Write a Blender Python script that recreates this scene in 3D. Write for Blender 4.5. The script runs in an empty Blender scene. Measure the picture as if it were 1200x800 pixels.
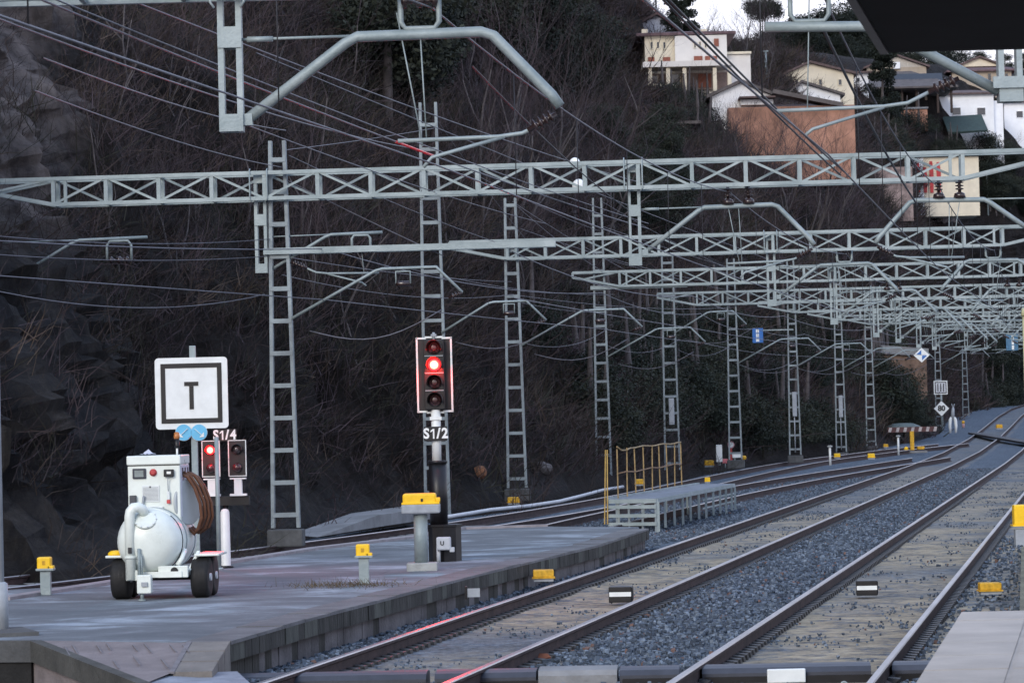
import bpy, bmesh, math, random
import numpy as np
from mathutils import Vector, Matrix, noise
from mathutils.bvhtree import BVHTree
random.seed(7)
RNG = np.random.default_rng(11)
S = bpy.context.scene
COL = S.collection
PI = math.pi

# ------------------------------------------------------------------ camera
F, YH, ROLL, CH = 3600.0, 488.8, math.radians(1.42), 2.37      # focal length in px of a 1200 px wide picture, level line, roll, eye height above the rails
PHI = math.atan((YH - 400) / F)
c_, s_ = math.cos(ROLL), math.sin(ROLL)
cam_d = bpy.data.cameras.new('camera')
cam = bpy.data.objects.new('camera', cam_d); COL.objects.link(cam)
ax = Vector((c_, s_ * math.sin(PHI), -s_ * math.cos(PHI)))
ay = Vector((s_, -c_ * math.sin(PHI), c_ * math.cos(PHI)))
az = -Vector((0, math.cos(PHI), math.sin(PHI)))
Mx = Matrix((ax, ay, az)).transposed().to_4x4(); Mx.translation = Vector((0, 0, CH))
cam.matrix_world = Mx
cam_d.sensor_width = 36; cam_d.lens = 108
cam_d.clip_start = 0.3; cam_d.clip_end = 4000
cam_d.dof.use_dof = True; cam_d.dof.focus_distance = 47; cam_d.dof.aperture_fstop = 9
S.camera = cam

# ------------------------------------------------------------------ sky, sun, exposure
SUN_EL, SUN_AZ = math.radians(24), math.radians(205)            # low veiled sun behind the camera, a little to the left
W = bpy.data.worlds.new('World'); S.world = W; W.use_nodes = True
nt = W.node_tree; nt.nodes.clear()
def wn(t): return nt.nodes.new(t)
out = wn('ShaderNodeOutputWorld'); bg = wn('ShaderNodeBackground')
sky = wn('ShaderNodeTexSky'); sky.sky_type = 'NISHITA'; sky.sun_disc = False
sky.sun_elevation = SUN_EL; sky.sun_rotation = SUN_AZ; sky.dust_density = 2.0; sky.air_density = 1.2
tc = wn('ShaderNodeTexCoord'); sep = wn('ShaderNodeSeparateXYZ')
nt.links.new(tc.outputs['Generated'], sep.inputs[0])
ramp = wn('ShaderNodeValToRGB')                                 # cloud deck: rosy low down, blue grey overhead
ramp.color_ramp.elements[0].position = 0.0; ramp.color_ramp.elements[0].color = (0.98, 0.92, 1.0, 1)
ramp.color_ramp.elements[1].position = 0.55; ramp.color_ramp.elements[1].color = (0.52, 0.67, 1.0, 1)
nt.links.new(sep.outputs['Z'], ramp.inputs[0])
nz = wn('ShaderNodeTexNoise'); nz.inputs['Scale'].default_value = 3.0; nz.inputs['Detail'].default_value = 5
nt.links.new(tc.outputs['Generated'], nz.inputs['Vector'])
mr = wn('ShaderNodeMapRange'); mr.inputs['To Min'].default_value = 7.4; mr.inputs['To Max'].default_value = 9.8
nt.links.new(nz.outputs['Fac'], mr.inputs['Value'])
vm = wn('ShaderNodeVectorMath'); vm.operation = 'SCALE'
nt.links.new(ramp.outputs['Color'], vm.inputs[0]); nt.links.new(mr.outputs[0], vm.inputs['Scale'])
mx = wn('ShaderNodeMix'); mx.data_type = 'RGBA'; mx.inputs['Factor'].default_value = 0.82
nt.links.new(sky.outputs[0], mx.inputs['A']); nt.links.new(vm.outputs[0], mx.inputs['B'])
nt.links.new(mx.outputs['Result'], bg.inputs['Color']); bg.inputs['Strength'].default_value = 0.13
nt.links.new(bg.outputs[0], out.inputs[0])
sd = bpy.data.lights.new('sun', 'SUN'); sd.energy = 1.4; sd.angle = math.radians(25); sd.color = (1, 0.93, 0.84)
so = bpy.data.objects.new('sun', sd); COL.objects.link(so)
dirv = Vector((math.sin(SUN_AZ) * math.cos(SUN_EL), math.cos(SUN_AZ) * math.cos(SUN_EL), math.sin(SUN_EL)))
so.rotation_euler = dirv.to_track_quat('Z', 'Y').to_euler(); so.location = (0, -20, 60)
S.view_settings.view_transform = 'Standard'; S.view_settings.look = 'None'
S.view_settings.exposure = 0.55; S.view_settings.gamma = 1.0; S.view_settings.use_curve_mapping = False
S.render.engine = 'CYCLES'
S.cycles.use_denoising = True; S.cycles.max_bounces = 6; S.cycles.diffuse_bounces = 3; S.cycles.glossy_bounces = 3
S.cycles.sample_clamp_indirect = 6

# ------------------------------------------------------------------ picture rays to places
GY = [0, 125, 154, 184, 208, 238, 276, 332, 400, 900]; GZ = [0, 0, .10, .42, .87, 1.5, 2.05, 2.45, 2.7, 3]
def gz(y): return float(np.interp(y, GY, GZ))                    # height of the railway along its gradient
def ray(px, py):
    x = (px - 600) / F; y = -(py - 400) / F
    d = ax * x + ay * y - az
    return d / d.y
def D(px, py, y):                                               # place seen at a picture point, y metres down the line
    r = ray(px, py); return Vector((r.x * y, y, CH + r.z * y))
_ys = np.arange(5, 900, .25)
def G(px, py, h=0.0):                                           # place on the level h above the rails
    r = ray(px, py); z = CH + r.z * _ys - np.interp(_ys, GY, GZ) - h
    k = int(np.argmax(z < 0))
    y = _ys[k - 1] + .25 * z[k - 1] / (z[k - 1] - z[k])
    return Vector((r.x * y, y, gz(y) + h))
def pxof(p):
    v = Vector(p) - Vector((0, 0, CH)); d = -v.dot(az)
    return 600 + F * v.dot(ax) / d, 400 - F * v.dot(ay) / d
TS = 0.1899
def XA(y): return -6.845 + TS * y
def XB(y): return -2.944 + TS * y
_cl = [(6,678),(60,670),(124,662),(240,647.8),(348,632.6),(426,625),(489,617.4),(524,612),(600,601),(680,589),(706,584.4),(800,561),(883,547.5),(917,542),(1000,531),(1058,524)]
_cp = [G(*q) for q in _cl]
_cf = np.polyfit([p.y for p in _cp], [p.x for p in _cp], 3)
def XC(y):
    if y < 46: return float(np.polyval(_cf, 46)) + .30 * (y - 46) + .9
    return float(np.polyval(_cf, y)) + .9
_dl = [(612,614),(706,602),(860,575),(917,558),(967,549),(1000,546.7),(1050,539),(1087,535)]
_dp = [G(*q) for q in _dl]
_df = np.polyfit([p.y for p in _dp], [p.x for p in _dp], 2)
def XD(y): return float(np.polyval(_df, y)) + .9

# ------------------------------------------------------------------ things, parts, meshes
def tag(o, label=None, cat=None, group=None, kind=None):
    if label: o['label'] = label
    if cat: o['category'] = cat
    if group: o['group'] = group
    if kind: o['kind'] = kind
    return o
def thing(name, label, cat, loc=(0, 0, 0), rotz=0.0, group=None):
    o = bpy.data.objects.new(name, None); COL.objects.link(o)
    o.empty_display_size = .3
    o.location = loc; o.rotation_euler = (0, 0, rotz)
    return tag(o, label, cat, group)
def copy_tree(o, parent=None):
    c = o.copy(); COL.objects.link(c)
    if parent is not None: c.parent = parent
    for ch in list(o.children): copy_tree(ch, c)
    return c
class MB:
    def __init__(s): s.v = []; s.f = []; s.m = []; s.sm = []
    def add(s, vs, fs, mi=0, smooth=False):
        b = len(s.v); s.v += [tuple(v) for v in vs]
        for f in fs: s.f.append(tuple(b + i for i in f)); s.m.append(mi); s.sm.append(smooth)
        return s
    def box(s, c, size, rz=0.0, mi=0, bev=0.0, rot=None):
        hx, hy, hz = size[0] / 2, size[1] / 2, size[2] / 2
        R = rot if rot is not None else Matrix.Rotation(rz, 3, 'Z')
        c = Vector(c)
        if bev <= 0:
            vs = [(-hx,-hy,-hz),(hx,-hy,-hz),(hx,hy,-hz),(-hx,hy,-hz),(-hx,-hy,hz),(hx,-hy,hz),(hx,hy,hz),(-hx,hy,hz)]
            fs = [(0,3,2,1),(4,5,6,7),(0,1,5,4),(1,2,6,5),(2,3,7,6),(3,0,4,7)]
            return s.add([c + R @ Vector(v) for v in vs], fs, mi)
        bm = bmesh.new(); bmesh.ops.create_cube(bm, size=1)
        for v in bm.verts: v.co = Vector((v.co.x * size[0], v.co.y * size[1], v.co.z * size[2]))
        bmesh.ops.bevel(bm, geom=bm.edges[:], offset=bev, segments=2, affect='EDGES', profile=.5)
        bm.verts.index_update()
        s.add([c + R @ v.co for v in bm.verts], [[v.index for v in f.verts] for f in bm.faces], mi); bm.free()
        return s
    def bar(s, p0, p1, w, h, up=(0, 0, 1), mi=0):                 # square bar from point to point
        p0, p1 = Vector(p0), Vector(p1); t = (p1 - p0).normalized(); up = Vector(up)
        if abs(t.dot(up)) > .98: up = Vector((0, 1, 0))
        a = t.cross(up).normalized(); b = a.cross(t)
        vs = []
        for p in (p0, p1):
            for sa, sb in ((-1,-1),(1,-1),(1,1),(-1,1)): vs.append(p + a * sa * w / 2 + b * sb * h / 2)
        return s.add(vs, [(0,1,2,3),(7,6,5,4),(0,4,5,1),(1,5,6,2),(2,6,7,3),(3,7,4,0)], mi)
    def tube(s, pts, r, n=8, mi=0, caps=True, smooth=True):
        pts = [Vector(p) for p in pts]; rs = r if hasattr(r, '__len__') else [r] * len(pts)
        b = len(s.v); ref = None
        for i, p in enumerate(pts):
            t = (pts[min(i + 1, len(pts) - 1)] - pts[max(i - 1, 0)]).normalized()
            if ref is None: ref = Vector((0, 0, 1)) if abs(t.z) < .9 else Vector((1, 0, 0))
            a = t.cross(ref).normalized(); ref = a.cross(t)
            for k in range(n):
                an = 2 * PI * k / n; s.v.append(tuple(p + (a * math.cos(an) + ref * math.sin(an)) * rs[i]))
        for i in range(len(pts) - 1):
            for k in range(n):
                k2 = (k + 1) % n
                s.f.append((b+i*n+k, b+i*n+k2, b+(i+1)*n+k2, b+(i+1)*n+k)); s.m.append(mi); s.sm.append(smooth)
        if caps and n > 3:
            s.f.append(tuple(b + k for k in reversed(range(n)))); s.m.append(mi); s.sm.append(False)
            e = b + (len(pts) - 1) * n
            s.f.append(tuple(e + k for k in range(n))); s.m.append(mi); s.sm.append(False)
        return s
    def lathe(s, prof, c, axis=(0, 0, 1), n=20, mi=0, smooth=True):  # profile of (radius, distance along axis)
        axis = Vector(axis).normalized(); c = Vector(c)
        u = axis.orthogonal().normalized(); w = axis.cross(u)
        b = len(s.v)
        for r, z in prof:
            for k in range(n):
                an = 2 * PI * k / n; s.v.append(tuple(c + axis * z + (u * math.cos(an) + w * math.sin(an)) * r))
        for i in range(len(prof) - 1):
            for k in range(n):
                k2 = (k + 1) % n
                s.f.append((b+i*n+k, b+i*n+k2, b+(i+1)*n+k2, b+(i+1)*n+k)); s.m.append(mi); s.sm.append(smooth)
        s.f.append(tuple(b + k for k in reversed(range(n)))); s.m.append(mi); s.sm.append(False)
        e = b + (len(prof) - 1) * n
        s.f.append(tuple(e + k for k in range(n))); s.m.append(mi); s.sm.append(False)
        return s
    def cyl(s, p0, p1, r, n=16, mi=0): return s.tube([p0, p1], r, n, mi)
    def plate(s, poly, c, ux, uy, th, mi=0):                      # flat outline with real thickness
        ux, uy = Vector(ux), Vector(uy); nn = ux.cross(uy).normalized(); c = Vector(c); n = len(poly)
        vs = [c + ux * x + uy * y + nn * th / 2 for x, y in poly] + [c + ux * x + uy * y - nn * th / 2 for x, y in poly]
        fs = [tuple(range(n)), tuple(reversed(range(n, 2 * n)))] + [(i, n + i, n + (i + 1) % n, (i + 1) % n) for i in range(n)]
        return s.add(vs, fs, mi)
    def quad(s, a, b, c, d, mi=0): return s.add([a, b, c, d], [(0, 1, 2, 3)], mi)
    def build(s, name, mats, parent=None, loc=None, off=None):
        me = bpy.data.meshes.new(name)
        vs = s.v if off is None else [(x - off[0], y - off[1], z - off[2]) for x, y, z in s.v]
        me.from_pydata(vs, [], s.f)
        mats = mats if isinstance(mats, (list, tuple)) else [mats]
        for m in mats: me.materials.append(m)
        me.polygons.foreach_set('material_index', s.m); me.polygons.foreach_set('use_smooth', s.sm)
        me.update()
        o = bpy.data.objects.new(name, me); COL.objects.link(o)
        if parent is not None: o.parent = parent
        if loc is not None: o.location = loc
        return o
def np_mesh(name, V, Fq, mats, mi=None, smooth=False, parent=None):   # numpy mesh, all faces with the same corner count
    me = bpy.data.meshes.new(name); n, k = len(Fq), Fq.shape[1]
    me.vertices.add(len(V)); me.vertices.foreach_set('co', V.astype(np.float32).ravel())
    me.loops.add(n * k); me.loops.foreach_set('vertex_index', Fq.astype(np.int32).ravel())
    me.polygons.add(n); me.polygons.foreach_set('loop_start', np.arange(0, n * k, k, dtype=np.int32))
    me.polygons.foreach_set('loop_total', np.full(n, k, dtype=np.int32))
    mats = mats if isinstance(mats, (list, tuple)) else [mats]
    for m in mats: me.materials.append(m)
    if mi is not None: me.polygons.foreach_set('material_index', mi.astype(np.int32))
    me.polygons.foreach_set('use_smooth', np.full(n, smooth, dtype=bool))
    me.update(calc_edges=True); me.validate()
    o = bpy.data.objects.new(name, me); COL.objects.link(o)
    if parent is not None: o.parent = parent
    return o
def text_part(name, txt, size, mat, parent, loc, bold=.0, sx=1.0, depth=.004, rot=(PI / 2, 0, 0)):
    cu = bpy.data.curves.new('lettering', 'FONT'); cu.body = txt; cu.size = size; cu.extrude = depth; cu.offset = bold
    cu.align_x = 'CENTER'; cu.align_y = 'CENTER'; cu.resolution_u = 3
    t = bpy.data.objects.new('lettering', cu); COL.objects.link(t)
    bpy.context.view_layer.update()
    me = bpy.data.meshes.new_from_object(t.evaluated_get(bpy.context.evaluated_depsgraph_get()))
    bpy.data.objects.remove(t); bpy.data.curves.remove(cu)
    me.materials.clear(); me.materials.append(mat)
    o = bpy.data.objects.new(name, me); COL.objects.link(o); o.parent = parent
    o.location = loc; o.rotation_euler = rot; o.scale = (sx, 1, 1)
    return o

# ------------------------------------------------------------------ materials
def mat(name, col, rough=.6, metal=0.0, var=.18, scale=6.0, bump=0.0, bscale=None, col2=None, spec=.4, detail=5, rvar=0.0, stretch=None):
    m = bpy.data.materials.new(name); m.use_nodes = True; t = m.node_tree; b = t.nodes['Principled BSDF']
    b.inputs['Roughness'].default_value = rough; b.inputs['Metallic'].default_value = metal
    b.inputs['Specular IOR Level'].default_value = spec
    co = t.nodes.new('ShaderNodeTexCoord'); src = co.outputs['Object']
    if stretch:
        mp = t.nodes.new('ShaderNodeMapping'); mp.inputs['Scale'].default_value = stretch
        t.links.new(src, mp.inputs[0]); src = mp.outputs[0]
    n = t.nodes.new('ShaderNodeTexNoise'); n.inputs['Scale'].default_value = scale; n.inputs['Detail'].default_value = detail
    n.inputs['Roughness'].default_value = .65
    t.links.new(src, n.inputs['Vector'])
    r = t.nodes.new('ShaderNodeValToRGB')
    c2 = col2 if col2 else tuple(x * (1 + var) for x in col); c1 = col if col2 else tuple(x * (1 - var) for x in col)
    r.color_ramp.elements[0].position = .36; r.color_ramp.elements[1].position = .66
    r.color_ramp.elements[0].color = (*c1, 1); r.color_ramp.elements[1].color = (*c2, 1)
    t.links.new(n.outputs['Fac'], r.inputs[0]); t.links.new(r.outputs['Color'], b.inputs['Base Color'])
    if rvar:
        q = t.nodes.new('ShaderNodeMapRange'); q.inputs['To Min'].default_value = rough - rvar; q.inputs['To Max'].default_value = rough + rvar
        t.links.new(n.outputs['Fac'], q.inputs['Value']); t.links.new(q.outputs[0], b.inputs['Roughness'])
    if bump:
        n2 = t.nodes.new('ShaderNodeTexNoise'); n2.inputs['Scale'].default_value = bscale or scale * 3; n2.inputs['Detail'].default_value = 6
        t.links.new(src, n2.inputs['Vector'])
        bp = t.nodes.new('ShaderNodeBump'); bp.inputs['Strength'].default_value = bump; bp.inputs['Distance'].default_value = .05
        t.links.new(n2.outputs['Fac'], bp.inputs['Height']); t.links.new(bp.outputs[0], b.inputs['Normal'])
    return m
def emis(name, col, strength):
    m = bpy.data.materials.new(name); m.use_nodes = True; b = m.node_tree.nodes['Principled BSDF']
    b.inputs['Base Color'].default_value = (.25, .02, .02, 1); b.inputs['Roughness'].default_value = .2
    b.inputs['Emission Color'].default_value = (*col, 1); b.inputs['Emission Strength'].default_value = strength
    return m
GALV = mat('galvanised steel', (.205, .255, .265), .55, .2, .16, 1.6, .15, 30, rvar=.1, col2=(.33, .385, .395), detail=10)
GALV2 = mat('weathered galvanised steel', (.155, .18, .195), .6, .15, .25, 1.8, .15, 30, col2=(.27, .32, .34), detail=10)
RUST = mat('rusty rail steel', (.030, .019, .020), .8, .1, .4, 5, .25, 60, col2=(.068, .042, .040))
RAILTOP = mat('polished rail head', (.42, .40, .41), .30, .85, .2, 1.5, stretch=(1, .2, 1))
DARKSTEEL = mat('dark steel', (.02, .021, .024), .5, .3, .3, 8)
BLACKP = mat('black paint', (.008, .008, .010), .4, 0, .3, 8)
WHITEP = mat('white paint', (.72, .75, .74), .4, 0, .06, 5, rvar=.08)
CARTW = mat('white cart enamel', (.60, .65, .61), .30, 0, .05, 1.7, rvar=.1, col2=(.76, .82, .78), detail=12)
GREYP = mat('grey paint', (.30, .33, .36), .5, 0, .12, 6)
YEL = mat('yellow enamel', (.85, .52, .015), .4, 0, .10, 6)
YELD = mat('dirty yellow enamel', (.55, .31, .02), .6, 0, .3, 12)
YELRAIL = mat('faded yellow railing', (.30, .21, .095), .6, .1, .25, 10)
REDP = mat('red paint', (.42, .05, .05), .5, 0, .15, 8)
BLUEP = mat('blue sign sheet', (.03, .14, .42), .4, 0, .08, 6)
CYANP = mat('light blue sign sheet', (.13, .45, .68), .4, 0, .06, 6)
BROWNI = mat('brown glazed insulator', (.03, .018, .018), .2, 0, .3, 10, spec=.7)
GLASSI = mat('pale glass insulator', (.72, .74, .74), .15, 0, .1, 8, spec=.8)
WIREM = mat('weathered wire', (.12, .12, .14), .45, .5, .2, 4)
WIRED = mat('dark wire', (.03, .03, .035), .5, .3, .2, 4)
RUBBER = mat('black rubber', (.012, .012, .013), .75, 0, .3, 14)
CONC = mat('concrete', (.20, .205, .21), .85, 0, .22, 1.4, .3, 18)
CONCL = mat('pale concrete', (.31, .32, .31), .85, 0, .25, 2.5, .3, 18)
HOSE = mat('brown hose', (.105, .042, .020), .5, 0, .2, 12)
LENSOFF = mat('unlit lens', (.055, .02, .022), .15, 0, .1, 8, spec=.8)
LENSGREY = mat('unlit grey lens', (.07, .06, .065), .15, 0, .1, 8, spec=.8)
# ------------------------------------------------------------------ terrain: the railway bed and the hillside beside it
def bed_material():
    m = bpy.data.materials.new('ballast'); m.use_nodes = True; t = m.node_tree; b = t.nodes['Principled BSDF']; L = t.links
    b.inputs['Roughness'].default_value = .9; b.inputs['Specular IOR Level'].default_value = .25
    co = t.nodes.new('ShaderNodeTexCoord'); sp = t.nodes.new('ShaderNodeSeparateXYZ'); L.new(co.outputs['Object'], sp.inputs[0])
    def math_(op, a, b_=None, c=None):
        n = t.nodes.new('ShaderNodeMath'); n.operation = op
        for i, v in enumerate((a, b_, c)):
            if v is None: continue
            if isinstance(v, (int, float)): n.inputs[i].default_value = v
            else: L.new(v, n.inputs[i])
        return n.outputs[0]
    lat = math_('SUBTRACT', sp.outputs['X'], math_('MULTIPLY', sp.outputs['Y'], TS))
    nA = t.nodes.new('ShaderNodeTexNoise'); nA.inputs['Scale'].default_value = .9; nA.inputs['Detail'].default_value = 7; nA.inputs['Roughness'].default_value = .7
    L.new(co.outputs['Object'], nA.inputs['Vector'])
    wob = math_('MULTIPLY', math_('SUBTRACT', nA.outputs['Fac'], .5), 1.1)
    lw = math_('ADD', lat, math_('MULTIPLY', wob, .55))
    def band(c, w, soft=.12):                                   # 1 inside |lat-c| < w
        d = math_('ABSOLUTE', math_('SUBTRACT', lw, c))
        n = t.nodes.new('ShaderNodeMapRange'); n.interpolation_type = 'SMOOTHSTEP'
        n.inputs['From Min'].default_value = w + soft; n.inputs['From Max'].default_value = w - soft
        L.new(d, n.inputs['Value']); return n.outputs[0]
    sand = math_('MAXIMUM', math_('MAXIMUM', band(-6.845, .82), band(-2.944, .95)), math_('MAXIMUM', band(-5.72, .13, .1), band(-1.5, .5, .25)))
    nB = t.nodes.new('ShaderNodeTexNoise'); nB.inputs['Scale'].default_value = 3.2; nB.inputs['Detail'].default_value = 8; nB.inputs['Roughness'].default_value = .75
    L.new(co.outputs['Object'], nB.inputs['Vector'])
    brk = t.nodes.new('ShaderNodeMapRange'); brk.inputs['From Min'].default_value = .64; brk.inputs['From Max'].default_value = .48
    L.new(nB.outputs['Fac'], brk.inputs['Value'])
    nL = t.nodes.new('ShaderNodeTexNoise'); nL.inputs['Scale'].default_value = .16; nL.inputs['Detail'].default_value = 4
    L.new(co.outputs['Object'], nL.inputs['Vector'])
    far = t.nodes.new('ShaderNodeMapRange'); far.inputs['From Min'].default_value = 150; far.inputs['From Max'].default_value = 60; far.inputs['To Min'].default_value = .25; L.new(sp.outputs['Y'], far.inputs['Value'])
    pt = t.nodes.new('ShaderNodeMapRange'); pt.inputs['From Min'].default_value = .36; pt.inputs['From Max'].default_value = .52; pt.inputs['To Min'].default_value = .2; L.new(nL.outputs['Fac'], pt.inputs['Value'])
    sandm = math_('MULTIPLY', math_('MULTIPLY', math_('MULTIPLY', sand, brk.outputs[0]), far.outputs[0]), pt.outputs[0])
    v = t.nodes.new('ShaderNodeTexVoronoi'); v.inputs['Scale'].default_value = 17; L.new(co.outputs['Object'], v.inputs['Vector'])
    cr = t.nodes.new('ShaderNodeValToRGB'); cr.color_ramp.elements[0].color = (.042, .057, .078, 1); cr.color_ramp.elements[1].color = (.14, .18, .225, 1)
    e = cr.color_ramp.elements.new(.5); e.color = (.078, .101, .132, 1)
    sx = t.nodes.new('ShaderNodeSeparateColor'); L.new(v.outputs['Color'], sx.inputs[0]); L.new(sx.outputs[0], cr.inputs[0])
    sr = t.nodes.new('ShaderNodeValToRGB'); sr.color_ramp.elements[0].color = (.20, .165, .115, 1); sr.color_ramp.elements[1].color = (.40, .345, .25, 1)
    sr.color_ramp.elements[0].position = .3; sr.color_ramp.elements[1].position = .7
    nC = t.nodes.new('ShaderNodeTexNoise'); nC.inputs['Scale'].default_value = 5; nC.inputs['Detail'].default_value = 9; nC.inputs['Roughness'].default_value = .8
    L.new(co.outputs['Object'], nC.inputs['Vector']); L.new(nC.outputs['Fac'], sr.inputs[0])
    mx = t.nodes.new('ShaderNodeMix'); mx.data_type = 'RGBA'; L.new(sandm, mx.inputs['Factor']); L.new(cr.outputs['Color'], mx.inputs['A']); L.new(sr.outputs['Color'], mx.inputs['B'])
    nD = t.nodes.new('ShaderNodeTexNoise'); nD.inputs['Scale'].default_value = 1.1; nD.inputs['Detail'].default_value = 9; nD.inputs['Roughness'].default_value = .85
    L.new(co.outputs['Object'], nD.inputs['Vector'])
    md = t.nodes.new('ShaderNodeMapRange'); md.inputs['From Min'].default_value = .3; md.inputs['From Max'].default_value = .7; md.inputs['To Min'].default_value = .62; md.inputs['To Max'].default_value = 1.5; L.new(nD.outputs['Fac'], md.inputs['Value'])
    vs_ = t.nodes.new('ShaderNodeVectorMath'); vs_.operation = 'SCALE'; L.new(mx.outputs['Result'], vs_.inputs[0]); L.new(md.outputs[0], vs_.inputs['Scale'])
    L.new(vs_.outputs[0], b.inputs['Base Color'])
    hgt = math_('MULTIPLY', math_('SUBTRACT', 1.0, v.outputs['Distance']), math_('SUBTRACT', 1.0, math_('MULTIPLY', sandm, .8)))
    hgt = math_('ADD', hgt, math_('MULTIPLY', nC.outputs['Fac'], .5))
    bp = t.nodes.new('ShaderNodeBump'); bp.inputs['Strength'].default_value = .8; bp.inputs['Distance'].default_value = .05
    L.new(hgt, bp.inputs['Height']); L.new(bp.outputs[0], b.inputs['Normal'])
    return m
BED = bed_material()
lat = np.concatenate([np.arange(-24, -10, 1.0), np.arange(-10, 2.6, .25), np.array([3, 5, 9, 20, 60, 160, 500])])
yy = np.concatenate([np.arange(-30, 8, 4.0), np.arange(8, 70, .5), np.arange(70, 360, 4.0), np.array([380, 450, 700, 1500])])
LG, YG = np.meshgrid(lat, yy); XG = LG + TS * YG
ZG = np.interp(YG, GY, GZ) - .20
ZG += np.array([[.03 * noise.noise((x * .7, y * .7, 0)) for x, y in zip(rx, ry)] for rx, ry in zip(XG, YG)])
ZG -= .05 * np.exp(-((LG + 4.9) / .7) ** 2) * 0
ZG += .10 * np.exp(-((LG + 8.15) / .35) ** 2) * ((YG > 28) & (YG < 56))          # ballast heaped against the platform face
ZG -= 1.1 * ((YG < 30.2) & (XG < -3.9)) + .05 * (YG < 27.6)
n0, n1 = XG.shape
idx = np.arange(n0 * n1).reshape(n0, n1)
Q = np.stack([idx[:-1, :-1], idx[:-1, 1:], idx[1:, 1:], idx[1:, :-1]], -1).reshape(-1, 4)
ground = np_mesh('ground', np.stack([XG, YG, ZG], -1).reshape(-1, 3), Q, BED, smooth=True)
tag(ground, 'blue grey ballast with sandy strips between the rails', kind='structure')

_tp = [(0,660),(100,655),(330,612),(440,598),(560,585),(700,566),(840,541),(1000,521),(1090,502)]
_t = [G(*q, .2) for q in _tp]
toe = [Vector((_t[0].x - .30 * 45, _t[0].y - 45)), Vector((_t[0].x - .30 * 8, _t[0].y - 8))] + [Vector((p.x, p.y)) for p in _t]
toe += [Vector((XA(y) - 5, y)) for y in (230, 270, 300, 335)] + [Vector(q) for q in ((63, 354), (80, 371), (120, 398), (220, 430))]
# smooth resample
dense = []
for i in range(len(toe) - 1):
    p0, p1, p2, p3 = toe[max(i - 1, 0)], toe[i], toe[i + 1], toe[min(i + 2, len(toe) - 1)]
    L = (p2 - p1).length; k = max(2, int(L / .5))
    for j in range(k):
        u = j / k
        lin = p1.lerp(p2, u)
        cr = .5 * ((2 * p1) + (p2 - p0) * u + (2 * p0 - 5 * p1 + 4 * p2 - p3) * u * u + (3 * p1 - p0 - 3 * p2 + p3) * u ** 3)
        dense.append(lin.lerp(cr, .6))
S_Y = [0, 58, 66, 74, 95, 120, 200, 250, 300, 400, 700]; S_V = [1.7, 1.7, 1.7, 1.9, 1.6, 1.5, 1.45, 2.2, 3.0, 4.0, 4.5]
C_Y = [0, 115, 165, 300, 700]; C_V = [.27, .27, .096, .104, .107]
def hill_h(d, y):
    a = max(0.0, np.interp(y, S_Y, S_V) * d); P = 2.4 + np.interp(y, C_Y, C_V) * min(y, 352) + gz(y)
    if a <= 0: return 0.0
    ber = 1 - math.exp(-d / .8)
    return a * P / (a ** 3 + P ** 3) ** (1 / 3) * (.35 + .65 * ber) + .07 * d + 1.6 * max(0.0, d - float(np.interp(y, [0, 250, 400], [24, 23, 47]))) * float(np.interp(y, [0, 330, 350], [1, 1, 0]))
arc = np.concatenate([np.linspace(-1.2, 0, 3), np.arange(.2, 20, .19), np.arange(20.3, 30, .4), np.geomspace(31, 190, 24)])
rows = []
step_pts = []
acc = 0; last = None
for p in dense:                                                  # finer near the camera, coarser far off
    need = .6 if p.y < 46 else (.18 if p.y < 84 else (.6 if p.y < 130 else 1.6))
    if last is None or (p - last).length >= need: step_pts.append(p); last = p
tang = [(step_pts[min(i + 2, len(step_pts) - 1)] - step_pts[max(i - 2, 0)]).normalized() for i in range(len(step_pts))]
HV, RK, PALE = [], [], []
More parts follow.
